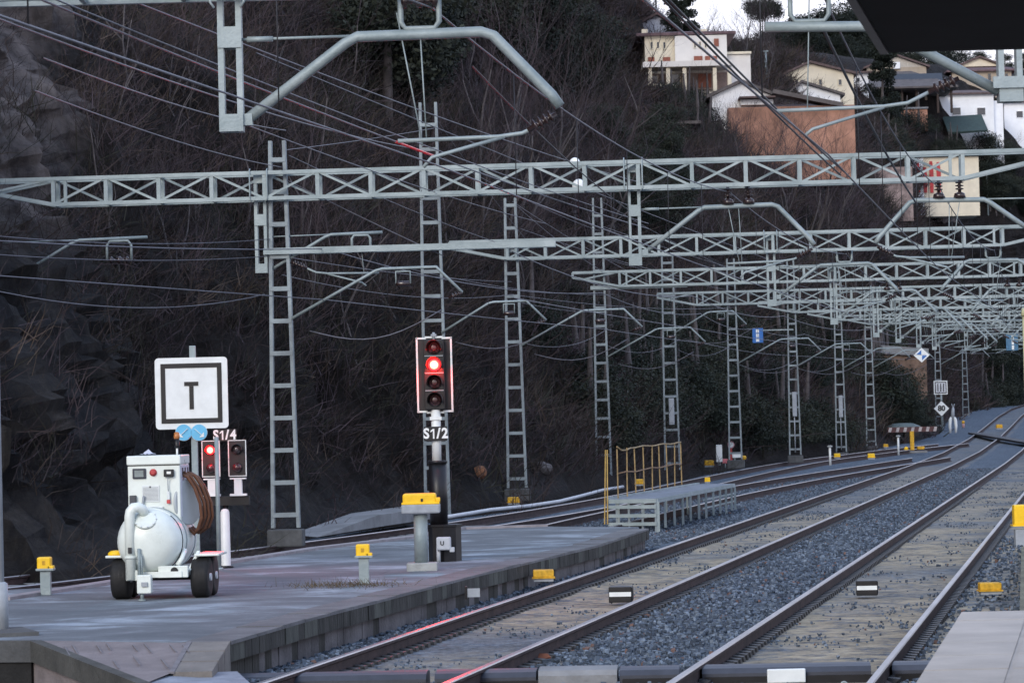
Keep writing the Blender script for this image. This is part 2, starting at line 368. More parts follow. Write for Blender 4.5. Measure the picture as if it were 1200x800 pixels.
for p, t in zip(step_pts, tang):
    nl = Vector((-t.y, t.x)); y = p.y
    # walk up the profile by arc length
    ds = np.concatenate([np.linspace(0, 14, 281), np.linspace(14.2, 200, 400)]); hs = np.array([hill_h(float(d), y) for d in ds])
    al = np.concatenate([[0], np.cumsum(np.hypot(np.diff(ds), np.diff(hs)))])
    cliff = float(np.interp(y, [40, 58, 65, 74], [1, 1, .30, .0]))
    for a in arc:
        if a < 0: d, h = float(a), -.1
        else: d, h = float(np.interp(a, al, ds)), float(np.interp(a, al, hs))
        q = Vector((p.x + nl.x * d, p.y + nl.y * d, gz(y) - .12 + h))
        pale_ = max(0, min(1, 1.5 - 1.5 * abs(q.y - (64.0 + 1.7 * (h - 7.8)) + 1.6 * noise.noise(q * .35)) / 4.2)) * min(1, max(0, (h - 5.5) / 2)); PALE.append(pale_)
        if a > .2:
            big = noise.fractal(q * .16, 1.0, 2.0, 4) * (1.6 if y < 130 else 2.4)
            wq = q + Vector((noise.noise(q * .5), noise.noise(q * .5 + Vector((7, 1, 3))), noise.noise(q * .5 + Vector((2, 8, 5))))) * .5
            k = Vector((wq.x * .55 + wq.z * .10, wq.y * .60 - wq.z * .12, wq.z * .30 + wq.x * .08))
            cell = (noise.cell(k) - .5) * .50 + (noise.cell(k * 2.2 + Vector((9, 3, 5))) - .5) * .40 + (noise.cell(k * 4.7 + Vector((1, 7, 2))) - .5) * .24
            base = math.exp(-max(h, 0) / 2.0) if 60 < y < 95 else 0
            rk = min(1, cliff + .8 * base + .3 * pale_)
            fine = noise.fractal(q * 1.1, .9, 2.1, 4) * .30
            if rk > .15 and y < 100: fine += rk * (.16 * noise.ridged_multi_fractal(q * 1.3, .8, 2.1, 4, 1.0, 2.0) + .05 * noise.noise(q * 7))
            amp = min(1, a / 2.5)
            disp = amp * (big * .7 + rk * cell + fine)
            disp = min(disp, a * .14 + .02 * max(0, a - 3) ** 2)
            q += Vector((-nl.x, -nl.y, .25)) * disp
            rkv = min(1, max(0, cliff * 1.0 + base * .9 + .5 * noise.noise(q * .25) - .15))
        else: rkv = .3
        HV.append(q)
        RK.append(max(rkv, PALE[-1]))
nr, ncol = len(step_pts), len(arc)
idx = np.arange(nr * ncol).reshape(nr, ncol)
Q = np.stack([idx[:-1, :-1], idx[1:, :-1], idx[1:, 1:], idx[:-1, 1:]], -1).reshape(-1, 4)
HVn = np.array([tuple(v) for v in HV])
def hill_material():
    m = bpy.data.materials.new('hillside earth and rock'); m.use_nodes = True; t = m.node_tree; b = t.nodes['Principled BSDF']; L = t.links
    b.inputs['Roughness'].default_value = .9; b.inputs['Specular IOR Level'].default_value = .2
    co = t.nodes.new('ShaderNodeTexCoord')
    at = t.nodes.new('ShaderNodeAttribute'); at.attribute_name = 'rock'
    ap = t.nodes.new('ShaderNodeAttribute'); ap.attribute_name = 'pale'
    def nzz(sc, det=8, ro=.7, vec=None):
        n = t.nodes.new('ShaderNodeTexNoise'); n.inputs['Scale'].default_value = sc; n.inputs['Detail'].default_value = det; n.inputs['Roughness'].default_value = ro
        L.new(vec if vec else co.outputs['Object'], n.inputs['Vector']); return n.outputs['Fac']
    def rampc(fac, stops):
        r = t.nodes.new('ShaderNodeValToRGB'); L.new(fac, r.inputs[0])
        r.color_ramp.elements[0].position, r.color_ramp.elements[0].color = stops[0][0], (*stops[0][1], 1)
        r.color_ramp.elements[1].position, r.color_ramp.elements[1].color = stops[-1][0], (*stops[-1][1], 1)
        for p, c in stops[1:-1]: e = r.color_ramp.elements.new(p); e.color = (*c, 1)
        return r.outputs['Color']
    mp = t.nodes.new('ShaderNodeMapping'); mp.inputs['Scale'].default_value = (1, 1, .35); L.new(co.outputs['Object'], mp.inputs[0])
    rn = nzz(1.5, 13, .78, mp.outputs[0])
    rock = rampc(rn, [(.30, (.010, .010, .011)), (.46, (.030, .030, .034)), (.56, (.050, .046, .045)), (.70, (.095, .092, .094))])
    pale = rampc(nzz(1.3, 10, .7, mp.outputs[0]), [(.3, (.055, .048, .050)), (.48, (.18, .155, .148)), (.70, (.36, .31, .295))])
    earth = rampc(nzz(.6, 9, .75), [(.3, (.008, .008, .007)), (.5, (.020, .016, .015)), (.7, (.036, .028, .025))])
    m0 = t.nodes.new('ShaderNodeMix'); m0.data_type = 'RGBA'; L.new(ap.outputs['Fac'], m0.inputs['Factor']); L.new(rock, m0.inputs['A']); L.new(pale, m0.inputs['B'])
    fx = t.nodes.new('ShaderNodeMath'); fx.operation = 'ADD'; L.new(at.outputs['Fac'], fx.inputs[0])
    nn = t.nodes.new('ShaderNodeMath'); nn.operation = 'MULTIPLY_ADD'; L.new(nzz(1.8, 7), nn.inputs[0]); nn.inputs[1].default_value = 1.2; nn.inputs[2].default_value = -.6
    L.new(nn.outputs[0], fx.inputs[1])
    st = t.nodes.new('ShaderNodeMapRange'); st.inputs['From Min'].default_value = .3; st.inputs['From Max'].default_value = .6; L.new(fx.outputs[0], st.inputs['Value'])
    m1 = t.nodes.new('ShaderNodeMix'); m1.data_type = 'RGBA'; L.new(st.outputs[0], m1.inputs['Factor']); L.new(earth, m1.inputs['A']); L.new(m0.outputs['Result'], m1.inputs['B'])
    L.new(m1.outputs['Result'], b.inputs['Base Color'])
    vo = t.nodes.new('ShaderNodeTexVoronoi'); vo.feature = 'DISTANCE_TO_EDGE'; vo.inputs['Scale'].default_value = 1.1; L.new(mp.outputs[0], vo.inputs['Vector'])
    cl = t.nodes.new('ShaderNodeMath'); cl.operation = 'MINIMUM'; L.new(vo.outputs['Distance'], cl.inputs[0]); cl.inputs[1].default_value = .12
    ad = t.nodes.new('ShaderNodeMath'); ad.operation = 'MULTIPLY_ADD'; L.new(cl.outputs[0], ad.inputs[0]); ad.inputs[1].default_value = 3.0; L.new(nzz(3.2, 13, .82), ad.inputs[2])
    bp = t.nodes.new('ShaderNodeBump'); bp.inputs['Strength'].default_value = 1.0; bp.inputs['Distance'].default_value = .5
    L.new(ad.outputs[0], bp.inputs['Height']); L.new(bp.outputs[0], b.inputs['Normal'])
    return m
Q_h = Q
hill = np_mesh('hillside', HVn, Q, hill_material(), smooth=False)
for nm_, arr in (('rock', RK), ('pale', PALE)):
    a = hill.data.attributes.new(nm_, 'FLOAT', 'POINT'); a.data.foreach_set('value', np.array(arr, dtype=np.float32))
tag(hill, 'steep dark hillside of rock and brush left of the tracks', kind='structure')
BV = BVHTree.FromPolygons([tuple(v) for v in HVn], [tuple(int(i) for i in q) for q in Q])
CO = Vector((0, 0, CH))
def hit(px, py, fallback=330.0):
    d = ray(px, py).normalized(); loc, nr_, i_, ds_ = BV.ray_cast(CO, d, 1500)
    return loc if loc is not None else D(px, py, fallback)
def drop(x, y, z=200.0):
    loc, nr_, i_, ds_ = BV.ray_cast(Vector((x, y, z)), Vector((0, 0, -1)), 400)
    return loc.z if loc is not None else gz(y) - .15

# ------------------------------------------------------------------ platforms
def platform_material():
    m = bpy.data.materials.new('platform asphalt'); m.use_nodes = True; t = m.node_tree; b = t.nodes['Principled BSDF']; L = t.links
    b.inputs['Roughness'].default_value = .92; b.inputs['Specular IOR Level'].default_value = .15
    co = t.nodes.new('ShaderNodeTexCoord')
    mp = t.nodes.new('ShaderNodeMapping'); mp.inputs['Scale'].default_value = (.8, 1.1, 1); mp.inputs['Rotation'].default_value = (0, 0, -.35); L.new(co.outputs['Object'], mp.inputs[0])
    n1 = t.nodes.new('ShaderNodeTexNoise'); n1.inputs['Scale'].default_value = .75; n1.inputs['Detail'].default_value = 9; n1.inputs['Roughness'].default_value = .68; n1.inputs['Distortion'].default_value = .4; L.new(mp.outputs[0], n1.inputs[0])
    n2 = t.nodes.new('ShaderNodeTexNoise'); n2.inputs['Scale'].default_value = 26; n2.inputs['Detail'].default_value = 6; L.new(co.outputs['Object'], n2.inputs[0])
    r = t.nodes.new('ShaderNodeValToRGB'); r.color_ramp.elements[0].position = .38; r.color_ramp.elements[0].color = (.115, .126, .138, 1)
    r.color_ramp.elements[1].position = .66; r.color_ramp.elements[1].color = (.33, .37, .41, 1)
    e = r.color_ramp.elements.new(.5); e.color = (.145, .158, .172, 1); e = r.color_ramp.elements.new(.56); e.color = (.195, .218, .24, 1)
    L.new(n1.outputs['Fac'], r.inputs[0])
    vo = t.nodes.new('ShaderNodeTexVoronoi'); vo.feature = 'DISTANCE_TO_EDGE'; vo.inputs['Scale'].default_value = .42; vo.inputs['Randomness'].default_value = 1; L.new(mp.outputs[0], vo.inputs['Vector'])
    ck = t.nodes.new('ShaderNodeMapRange'); ck.inputs['From Max'].default_value = .006; ck.inputs['To Min'].default_value = .75; L.new(vo.outputs['Distance'], ck.inputs['Value'])
    g = t.nodes.new('ShaderNodeMapRange'); g.inputs['To Min'].default_value = .82; g.inputs['To Max'].default_value = 1.18; L.new(n2.outputs['Fac'], g.inputs['Value'])
    mm = t.nodes.new('ShaderNodeMath'); mm.operation = 'MULTIPLY'; L.new(ck.outputs[0], mm.inputs[0]); L.new(g.outputs[0], mm.inputs[1])
    v = t.nodes.new('ShaderNodeVectorMath'); v.operation = 'SCALE'; L.new(r.outputs['Color'], v.inputs[0]); L.new(mm.outputs[0], v.inputs['Scale'])
    L.new(v.outputs[0], b.inputs['Base Color'])
    bp = t.nodes.new('ShaderNodeBump'); bp.inputs['Strength'].default_value = .3; bp.inputs['Distance'].default_value = .01; L.new(n2.outputs['Fac'], bp.inputs['Height']); L.new(bp.outputs[0], b.inputs['Normal'])
    return m
PLAT = platform_material()
COPE = mat('platform coping', (.135, .135, .14), .85, 0, .25, 1.6, .3, 30)
FACE = mat('stained platform face', (.045, .044, .040), .9, 0, .45, 3.0, .35, 22, stretch=(1, 1, .3))
FACE2 = mat('pale platform face', (.13, .122, .126), .9, 0, .35, 2.0, .35, 22)
BRICKP = mat('worn paving brick', (.19, .165, .165), .85, 0, .2, 2, .3, 30)
fr = [G(*q, .3) for q in ((265,751),(350,726),(550,674),(700,638),(757,619))]
def front_x(y):
    return float(np.interp(y, [p.y for p in fr], [p.x for p in fr])) if y <= fr[-1].y else fr[-1].x
YF0, YF1 = fr[0].y, fr[-1].y
bk = [G(*q, .3) for q in ((38,750),(2,724),(2,703),(126,684),(272,659),(370,643.5),(489,629.5),(540,620),(640,616.5))]
tip = Vector((fr[-1].x - .1, fr[-1].y + .8, .3))
CW = .42
inner = [Vector((p.x - CW, p.y, .3)) for p in fr]
outl = [(p.x, p.y) for p in inner] + [(p.x, p.y) for p in [tip]] + [(p.x, p.y) for p in reversed(bk[3:])] + [(bk[2].x - 6, bk[2].y - 1.5), (bk[0].x - 4, bk[0].y + 1.0), (bk[0].x, bk[0].y)]
plat = MB()
n = len(outl)
plat.add([(x, y, .3) for x, y in outl] + [(x, y, -.5) for x, y in outl], [tuple(range(n))] + [(i, n + i, n + (i + 1) % n, (i + 1) % n) for i in range(n)])
plat_o = plat.build('platform', PLAT); tag(plat_o, 'low asphalt island platform with a tapering far end', kind='structure')
cp = MB(); y = YF0
while y < YF1:                                                   # coping slabs a metre long
    y2 = min(y + 1.0, YF1); a, b = front_x(y), front_x(y2 - .012); dz = random.uniform(-.006, .006)
    z0, z1 = .268, .304 + dz
    vs = [(a - CW, y, z0), (a + .05, y, z0), (b + .05, y2 - .012, z0), (b - CW, y2 - .012, z0)]
    cp.add(vs + [(q[0], q[1], z1) for q in vs], [(0,3,2,1),(4,5,6,7),(0,1,5,4),(1,2,6,5),(2,3,7,6),(3,0,4,7)])
    y = y2
cp.build('coping', COPE, plat_o)
fb = MB(); y = YF0                                               # face of upright blocks under it
while y < YF1:
    w = .27 * random.uniform(.94, 1.06); y2 = min(y + w, YF1); a, b = front_x(y), front_x(y2)
    dx = random.uniform(-.008, .008) - .03; mi = 1 if random.random() < .62 else 0
    vs = [(a - .3, y + .006, -.5), (a + dx, y + .006, -.5), (b + dx, y2 - .006, -.5), (b - .3, y2 - .006, -.5)]
    zt = .098
    fb.add(vs + [(q[0], q[1], zt) for q in vs], [(0,3,2,1),(4,5,6,7),(0,1,5,4),(1,2,6,5),(2,3,7,6),(3,0,4,7)], mi)
    dx2 = dx + .075                                              # the facing of the coping course, streaked
    vs = [(a - .2, y + .009, .10), (a + dx2, y + .009, .10), (b + dx2, y2 - .009, .10), (b - .2, y2 - .009, .10)]
    fb.add(vs + [(q[0], q[1], .266) for q in vs], [(0,3,2,1),(4,5,6,7),(0,1,5,4),(1,2,6,5),(2,3,7,6),(3,0,4,7)], random.choice((0, 0, 2)))
    y = y2
fb.build('platform_face', [FACE, FACE2, mat('mossy platform face', (.075, .078, .068), .9, 0, .4, 3.0, .35, 22, stretch=(1, 1, .3))], plat_o)
bkc = MB()
for p, q in zip(bk[2:-1], bk[3:]):
    bkc.bar((p.x, p.y, .315), (q.x, q.y, .315), .22, .05)
bkc.build('rear_kerb', mat('rear kerb', (.25, .23, .24), .8, 0, .2, 3), plat_o)
# the ramp at the near end, paved in brick
P1, P0 = bk[0], fr[0]
B1, B0 = G(168, 801, .12), G(243, 787, .15)
rp = MB()
rp.add([P1, P0 - Vector((.36, 0, 0)), Vector((B0.x - .33, B0.y, .15)), Vector((B1.x, B1.y, .12)), (P1.x, P1.y, -.9), (B1.x, B1.y, -.9)], [(0, 3, 2, 1), (0, 4, 5, 3)], 0)
rp_o = rp.build('ramp', [BRICKP]); tag(rp_o, 'brick paved ramp from the island platform down to the crossing', kind='structure')
jl = MB()
def rampt(u, v):                                                 # place on the ramp, u across, v down
    a = P1.lerp(P0 - Vector((.36, 0, 0)), u); b_ = Vector((B1.x, B1.y, .12)).lerp(Vector((B0.x - .33, B0.y, .15)), u); return a.lerp(b_, v) + Vector((0, 0, .004))
for i in range(11):
    u = .12 + i * .085; v = random.uniform(.06, .2) + .35 * (i % 3 == 2); a_ = rampt(u, v); e_ = a_ + (rampt(.5, .5) - rampt(.56, .1)) * random.uniform(.45, .7); e_.z = a_.z + (a_ - e_).y * -.06; jl.bar(a_, e_, .010, .006)
jl.bar(P0 - Vector((.35, 0, -.001)), Vector((B0.x - .32, B0.y, .152)), .045, .02)
jl.build('paving_joints', mat('pale joint', (.17, .16, .17), .9), rp_o)
sl = MB()
for k in range(3):
    u0, u1 = k / 3 + .01, (k + 1) / 3 - .01
    a0, a1 = (P0 - Vector((.34, 0, -.004))).lerp(Vector((B0.x - .31, B0.y, .155)), u0), (P0 - Vector((.34, 0, -.004))).lerp(Vector((B0.x - .31, B0.y, .155)), u1)
    b0, b1 = (P0 + Vector((.04, 0, .004))).lerp(Vector((B0.x + .04, B0.y, .155)), u0), (P0 + Vector((.04, 0, .004))).lerp(Vector((B0.x + .04, B0.y, .155)), u1)
    dn = Vector((0, 0, -.5))
    sl.add([a0, b0, b1, a1, a0 + dn, b0 + dn, b1 + dn, a1 + dn], [(0,3,2,1),(0,1,5,4),(1,2,6,5),(2,3,7,6),(3,0,4,7)])
sl.build('ramp_kerb', mat('ramp kerb slab', (.18, .165, .15), .85, 0, .2, 2, .3, 30), rp_o)
lk = MB()                                                        # dark coping along the open side of the ramp
lk.bar(P1 + Vector((.03, -.03, -.095)), Vector((B1.x + .03, B1.y - .03, B1.z - .095)), .12, .2)
lk.build('side_coping', mat('dark side coping', (.065, .065, .06), .9, 0, .3, 2, .3, 25), rp_o)
ea, eb = Vector((bk[0].x, bk[0].y, 0)), Vector((bk[0].x - 4, bk[0].y + 1.0, 0))
MB().bar(ea + Vector((.02, -.05, .20)), eb + Vector((0, -.05, .20)), .10, .21).build('end_coping', mat('dark end coping', (.075, .078, .08), .9, 0, .3, 1.5, .3, 20), plat_o)
MB().bar(ea + Vector((.0, -.04, -.40)), eb + Vector((0, -.04, -.40)), .06, .97).build('end_face', mat('black end wall', (.014, .014, .014), .9, 0, .4, 2, .3, 20), plat_o)
# block of masonry at the left edge
blk = thing('masonry_block', 'squat concrete block with a pale top edge at the left end of the platform', 'wall', G(18, 745, .3))
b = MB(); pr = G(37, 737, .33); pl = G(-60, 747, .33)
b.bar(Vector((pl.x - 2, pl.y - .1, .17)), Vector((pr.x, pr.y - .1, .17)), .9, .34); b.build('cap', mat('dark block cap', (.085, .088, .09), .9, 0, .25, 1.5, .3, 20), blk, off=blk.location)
b = MB(); b.bar(Vector((pl.x - 2, pl.y + .1, -.5)), Vector((pr.x - .05, pr.y + .1, -.5)), .9, .98); b.build('body', mat('near black masonry', (.018, .018, .018), .9, 0, .4, 2, .3, 20), blk, off=blk.location)  # body coloured near black, darker than the cap

pe = G(1135, 718, .55); PX0 = pe.x - TS * pe.y                  # the camera's own platform
NEARP = mat('pinkish platform paving', (.42, .375, .33), .8, 0, .12, 1.2, .2, 40)
npf = MB()
def plx(y): return PX0 + TS * y
vs = [(plx(-12), -12), (16, -12), (16, pe.y + .0), (plx(pe.y), pe.y)]
npf.add([(x, y, .55) for x, y in vs] + [(x, y, -.4) for x, y in vs], [(0,1,2,3)] + [(i, 4 + i, 4 + (i + 1) % 4, (i + 1) % 4) for i in range(4)])
npo = npf.build('near_platform', NEARP); tag(npo, 'pinkish paved end of the near platform', kind='structure')
ns = MB(); y = 8.0
while y < pe.y - .05:
    y2 = min(y + 1.2, pe.y); z = random.uniform(-.003, .003)
    for a, b_ in ((-.06, .52), (.56, 1.5), (1.53, 2.5), (2.53, 3.5)):
        ns.add([(plx(y + .012) + a, y + .012, .562 + z), (plx(y + .012) + b_, y + .012, .562 + z), (plx(y2) + b_, y2, .562 + z), (plx(y2) + a, y2, .562 + z),
                (plx(y + .012) + a, y + .012, .50), (plx(y + .012) + b_, y + .012, .50), (plx(y2) + b_, y2, .50), (plx(y2) + a, y2, .50)],
               [(0,1,2,3),(0,4,5,1),(1,5,6,2),(2,6,7,3),(3,7,4,0)])
    y = y2
ns.build('paving_slabs', NEARP, npo)
rmp = MB()
q0, q1 = Vector((plx(pe.y) + .45, pe.y + .02, .5)), G(1197, 640, -.12)
rmp.add([q0, q0 + Vector((6, 0, 0)), q1 + Vector((6, 0, 0)), q1, q0 + Vector((0, 0, -.8)), q1 + Vector((0, 0, -.3))], [(0,1,2,3),(0,3,5,4)])
tag(rmp.build('end_ramp', mat('mossy ramp', (.13, .125, .085), .9, 0, .35, 1.5, .3, 20, stretch=(1, .25, 1))), 'mossy ramp falling away beyond the near platform end', kind='structure')

cbp = [G(150, 806, .11), G(206, 788, .13), G(278, 786, .10), G(300, 806, .08)]
cbm = MB(); cbm.add(list(cbp) + [p - Vector((0, 0, .12)) for p in cbp], [(0,3,2,1),(0,1,5,4),(1,2,6,5),(2,3,7,6),(3,0,4,7)])
o = cbm.build('crossing_board', mat('pale blue grey board', (.21, .23, .27), .7, 0, .3, 3, .2, 20)); tag(o, 'pale blue grey board at the foot of the brick ramp', 'board')
# ------------------------------------------------------------------ railway tracks
HALF = .886
def track(name, label, fx, y0, y1, comb=False, sleepers=None, widen=None):
    root = thing(name, label, 'track', (fx(y0), y0, gz(y0)))
    ys = list(np.arange(y0, min(y1, 90), 1.0)) + list(np.arange(90, y1, 3.0)) + [y1] if y0 < 90 else list(np.arange(y0, y1, 2.0)) + [y1]
    prof = [(-.036, -.012), (-.028, 0), (.028, 0), (.036, -.012), (.036, -.040), (.012, -.056), (.012, -.155), (.075, -.18), (.075, -.20), (-.075, -.20), (-.075, -.18), (-.012, -.155), (-.012, -.056), (-.036, -.040)]
    for sgn in (-1, 1):
        mb = MB(); n = len(prof); P = []
        for i, y in enumerate(ys):
            dy = .5; tx = (fx(y + dy) - fx(y - dy)) / (2 * dy); nx = Vector((1, -tx, 0)).normalized()
            c = Vector((fx(y), y, gz(y))) + nx * sgn * HALF / math.sqrt(1 + tx * tx) * math.sqrt(1 + tx * tx) * (1 if widen is None else widen(y))
            P.append((c, nx))
            for a, z in prof: mb.v.append(tuple(c + nx * a + Vector((0, 0, z))))
        for i in range(len(ys) - 1):
            for k in range(n):
                k2 = (k + 1) % n
                mb.f.append((i*n+k, (i+1)*n+k, (i+1)*n+k2, i*n+k2)); mb.m.append(1 if k in (0, 1, 2) else 0); mb.sm.append(False)
        mb.f.append(tuple(range(n))); mb.m.append(0); mb.sm.append(False)
        r = mb.build('rail', [RUST, RAILTOP], root, off=root.location)
        if comb:
            cb = MB(); nx = Vector((1, -TS, 0)).normalized(); tp = []; y = 28.8
            while y < min(y1, 95): tp += [(y, 0), (y + .02, 1), (y + .15, 1), (y + .17, 0)]; y += .30
            for yv, hi in tp:                                    # one strip with raised teeth
                c = Vector((fx(yv), yv, gz(yv))) + nx * sgn * HALF
                wd = .13 if hi else .075; zt = -.135 if hi else -.185
                for q, z in ((.02, zt), (wd, zt - .012), (wd + .012, -.21)): cb.v.append(tuple(c + nx * q + Vector((0, 0, z))))
            for i in range(len(tp) - 1):
                for k in range(2): cb.f.append((i*3+k, (i+1)*3+k, (i+1)*3+k+1, i*3+k+1)); cb.m.append(0); cb.sm.append(False)
            cb.build('fastening_strip', DARKSTEEL, r, off=root.location)
    if sleepers:
        ya, yb = sleepers; first = None; y = ya
        while y < yb:
            tx = (fx(y + .5) - fx(y - .5))
            if first is None:
                s = MB(); s.box((0, 0, 0), (2.5, .26, .14), 0, 0, .02); first = s.build('sleeper', CONC, root); o = first
            else: o = first.copy(); COL.objects.link(o); o.parent = root
            o.location = Vector((fx(y), y, gz(y) - .205)) - root.location; o.rotation_euler = (0, 0, -math.atan(tx) * -1 * -1)
            y += .62
    return root
track('railway_track', 'rusty track beside the front edge of the island platform', XA, 12, 348, True)
track('railway_track', 'rightmost track, next to the near platform', XB, 12, 348, True)
track('railway_track', 'curving track at the foot of the rock, behind the island platform', XC, 20, 172, False, (45, 72))
track('railway_track', 'short diverging track behind the yellow railed loading deck', XD, 57, 141)
p, q = G(1141, 507.5, -.02), G(1236, 524, -.02)
o = MB().bar(p, q, .7, .12).build('cable_duct', mat('black duct', (.02, .02, .025), .6)); tag(o, 'thin black duct crossing the far main tracks near the right edge', 'cable duct')

# loose ballast stones near the camera
def stones():
    zones = []                                                   # (lat0, lat1, y0, y1, per m2)
    zones += [(-5.85, -3.95, 75, 125, 70), (-12.5, -7.9, 62, 115, 40), (-7.6, -6.1, 70, 115, -50), (-3.75, -2.15, 75, 115, -50), (-5.85, -3.95, 26, 75, 150), (-8.55, -7.80, 28, 58, 190), (-7.6, -6.1, 27, 70, -46), (-3.75, -2.15, 27, 75, -46), (-1.95, -.6, 27, 60, 60), (-9, 0, 24, 28, 90), (-12, -8.6, 57, 75, 50)]
    pts, SM = [], []
    for a, b, y0, y1, dn in zones:
        k = int((b - a) * (y1 - y0) * abs(dn))
        u = RNG.uniform(0, 1, k) ** 1.25; y = y0 + (y1 - y0) * u; l = RNG.uniform(a, b, k)
        if dn < 0:                                               # patchy between the rails
            keep = np.array([noise.fractal(Vector((q * 1.1, w * .45, 3)), 1.0, 2.0, 3) for q, w in zip(l, y)]) + RNG.normal(0, .12, k) > .18
            y, l = y[keep], l[keep]
        pts.append(np.stack([l + TS * y, y, np.full(len(y), -.185)], 1)); SM.append(np.full(len(y), .62 if dn < 0 else 1.0))
    P = np.concatenate(pts); k = len(P)
    heap = .09 * np.exp(-((P[:, 0] - TS * P[:, 1] + 8.15) / .35) ** 2) * ((P[:, 1] > 28) & (P[:, 1] < 56))
    P[:, 2] += heap + RNG.uniform(-.015, .02, k)
    base = np.array([(-1,-1,-1),(1,-1,-1),(1,1,-1),(-1,1,-1),(-1,-1,1),(1,-1,1),(1,1,1),(-1,1,1)], float) * .5
    V = base[None] * (1 + RNG.uniform(-.38, .30, (k, 8, 3)))
    small = np.concatenate(SM)[:, None, None]; sc = small * RNG.uniform(.016, .046, (k, 1, 1)) * RNG.uniform(.7, 1.3, (k, 1, 3)); V = V * sc
    an = RNG.uniform(0, 2 * PI, k); ca, sa = np.cos(an), np.sin(an)
    x = V[:, :, 0] * ca[:, None] - V[:, :, 1] * sa[:, None]; y = V[:, :, 0] * sa[:, None] + V[:, :, 1] * ca[:, None]
    tl = RNG.uniform(-.6, .6, k); ct, st = np.cos(tl), np.sin(tl)
    y2 = y * ct[:, None] - V[:, :, 2] * st[:, None]; z2 = y * st[:, None] + V[:, :, 2] * ct[:, None]
    V = np.stack([x, y2, z2], -1) + P[:, None, :]
    Fq = np.array([(0,3,2,1),(4,5,6,7),(0,1,5,4),(1,2,6,5),(2,3,7,6),(3,0,4,7)])
    Q = (Fq[None] + 8 * np.arange(k)[:, None, None]).reshape(-1, 4)
    mi = np.repeat(RNG.choice(4, k, p=[.4, .38, .20, .02]), 6)
    ms = [mat('ballast stone dark', (.045, .060, .082), .9, 0, .2, 8), mat('ballast stone', (.083, .108, .143), .9, 0, .2, 8), mat('ballast stone pale', (.145, .18, .225), .9, 0, .2, 8), mat('ballast stone brown', (.14, .085, .07), .9, 0, .2, 8)]
    o = np_mesh('ballast_stones', V.reshape(-1, 3), Q, ms, mi)
    tag(o, 'loose grey ballast stones lying around the nearer rails', 'ballast', kind='stuff')
stones()

# steel duct across both tracks at the bottom of the picture
DUCT = mat('blue grey duct', (.045, .050, .066), .5, .1, .2, 3, rvar=.1)
dl, dr = G(262, 787, -.02), G(1104, 771, -.02)
du = thing('cable_duct', 'dark rounded duct crossing under the rails of both main tracks', 'cable duct', (dl + dr) / 2)
def duct_piece(u0, u1, m, name, lift=0.0, grow=0.0):
    a, b = dl.lerp(dr, u0), dl.lerp(dr, u1); t = (b - a).normalized(); nn = Vector((-t.y, t.x, 0)); mb = MB()
    pr = [(-.35 - grow, -.34), (-.35 - grow, -.075), (-.31 - grow, -.028), (-.2, -.012), (-.02, -.012), (.05, -.03), (.06, -.34)]
    k = len(pr); vs = [p + nn * q + Vector((0, 0, z + lift)) for p in (a, b) for q, z in pr]
    mb.add(vs, [(i, i + 1, k + i + 1, k + i) for i in range(k - 1)] + [tuple(reversed(range(k))), tuple(range(k, 2 * k))])
    return mb.build(name, m, du, off=du.location)
def fu(px): return (px - 262) / (1104 - 262)
sg = [(262, 343), (352, 506), (516, 634), (637, 728), (731, 800), (826, 1020), (1044, 1104)]
for i, (a, b) in enumerate(sg):
    if i == 3: duct_piece(fu(a), fu(b), CONC, 'concrete_block', .012, .04)
    else: duct_piece(fu(a), fu(b), DUCT, 'duct_section')
for i, (a, b) in enumerate(sg):                                  # black skirt under each section
    if i == 3: continue
    p, q = dl.lerp(dr, fu(a)), dl.lerp(dr, fu(b))
    MB().bar(p + Vector((0, -.37, -.215)), q + Vector((0, -.37, -.215)), .03, .22).build('skirt', BLACKP, du, off=du.location)
for px in (484, 602, 755, 985):
    w = MB(); p = dl.lerp(dr, fu(px)) + Vector((0, -.388, -.20)); w.lathe([(.04, 0), (.04, .012), (.022, .012), (.02, .004)], p, (0, -1, 0), 14); w.build('bolt', GALV, du, off=du.location)
for px, lab in ((434, 'white plate on the duct face left of the concrete block'), (919, 'white plate on the duct between the rails of the rightmost track')):
    p = dl.lerp(dr, fu(px)) + Vector((0, -.42, -.17 if px < 500 else -.10))
    o = MB().box((0, 0, 0), (.36, .05, .13), 0, 0, .01).build('marker_plate', WHITEP, None, p); tag(o, lab, 'plate')
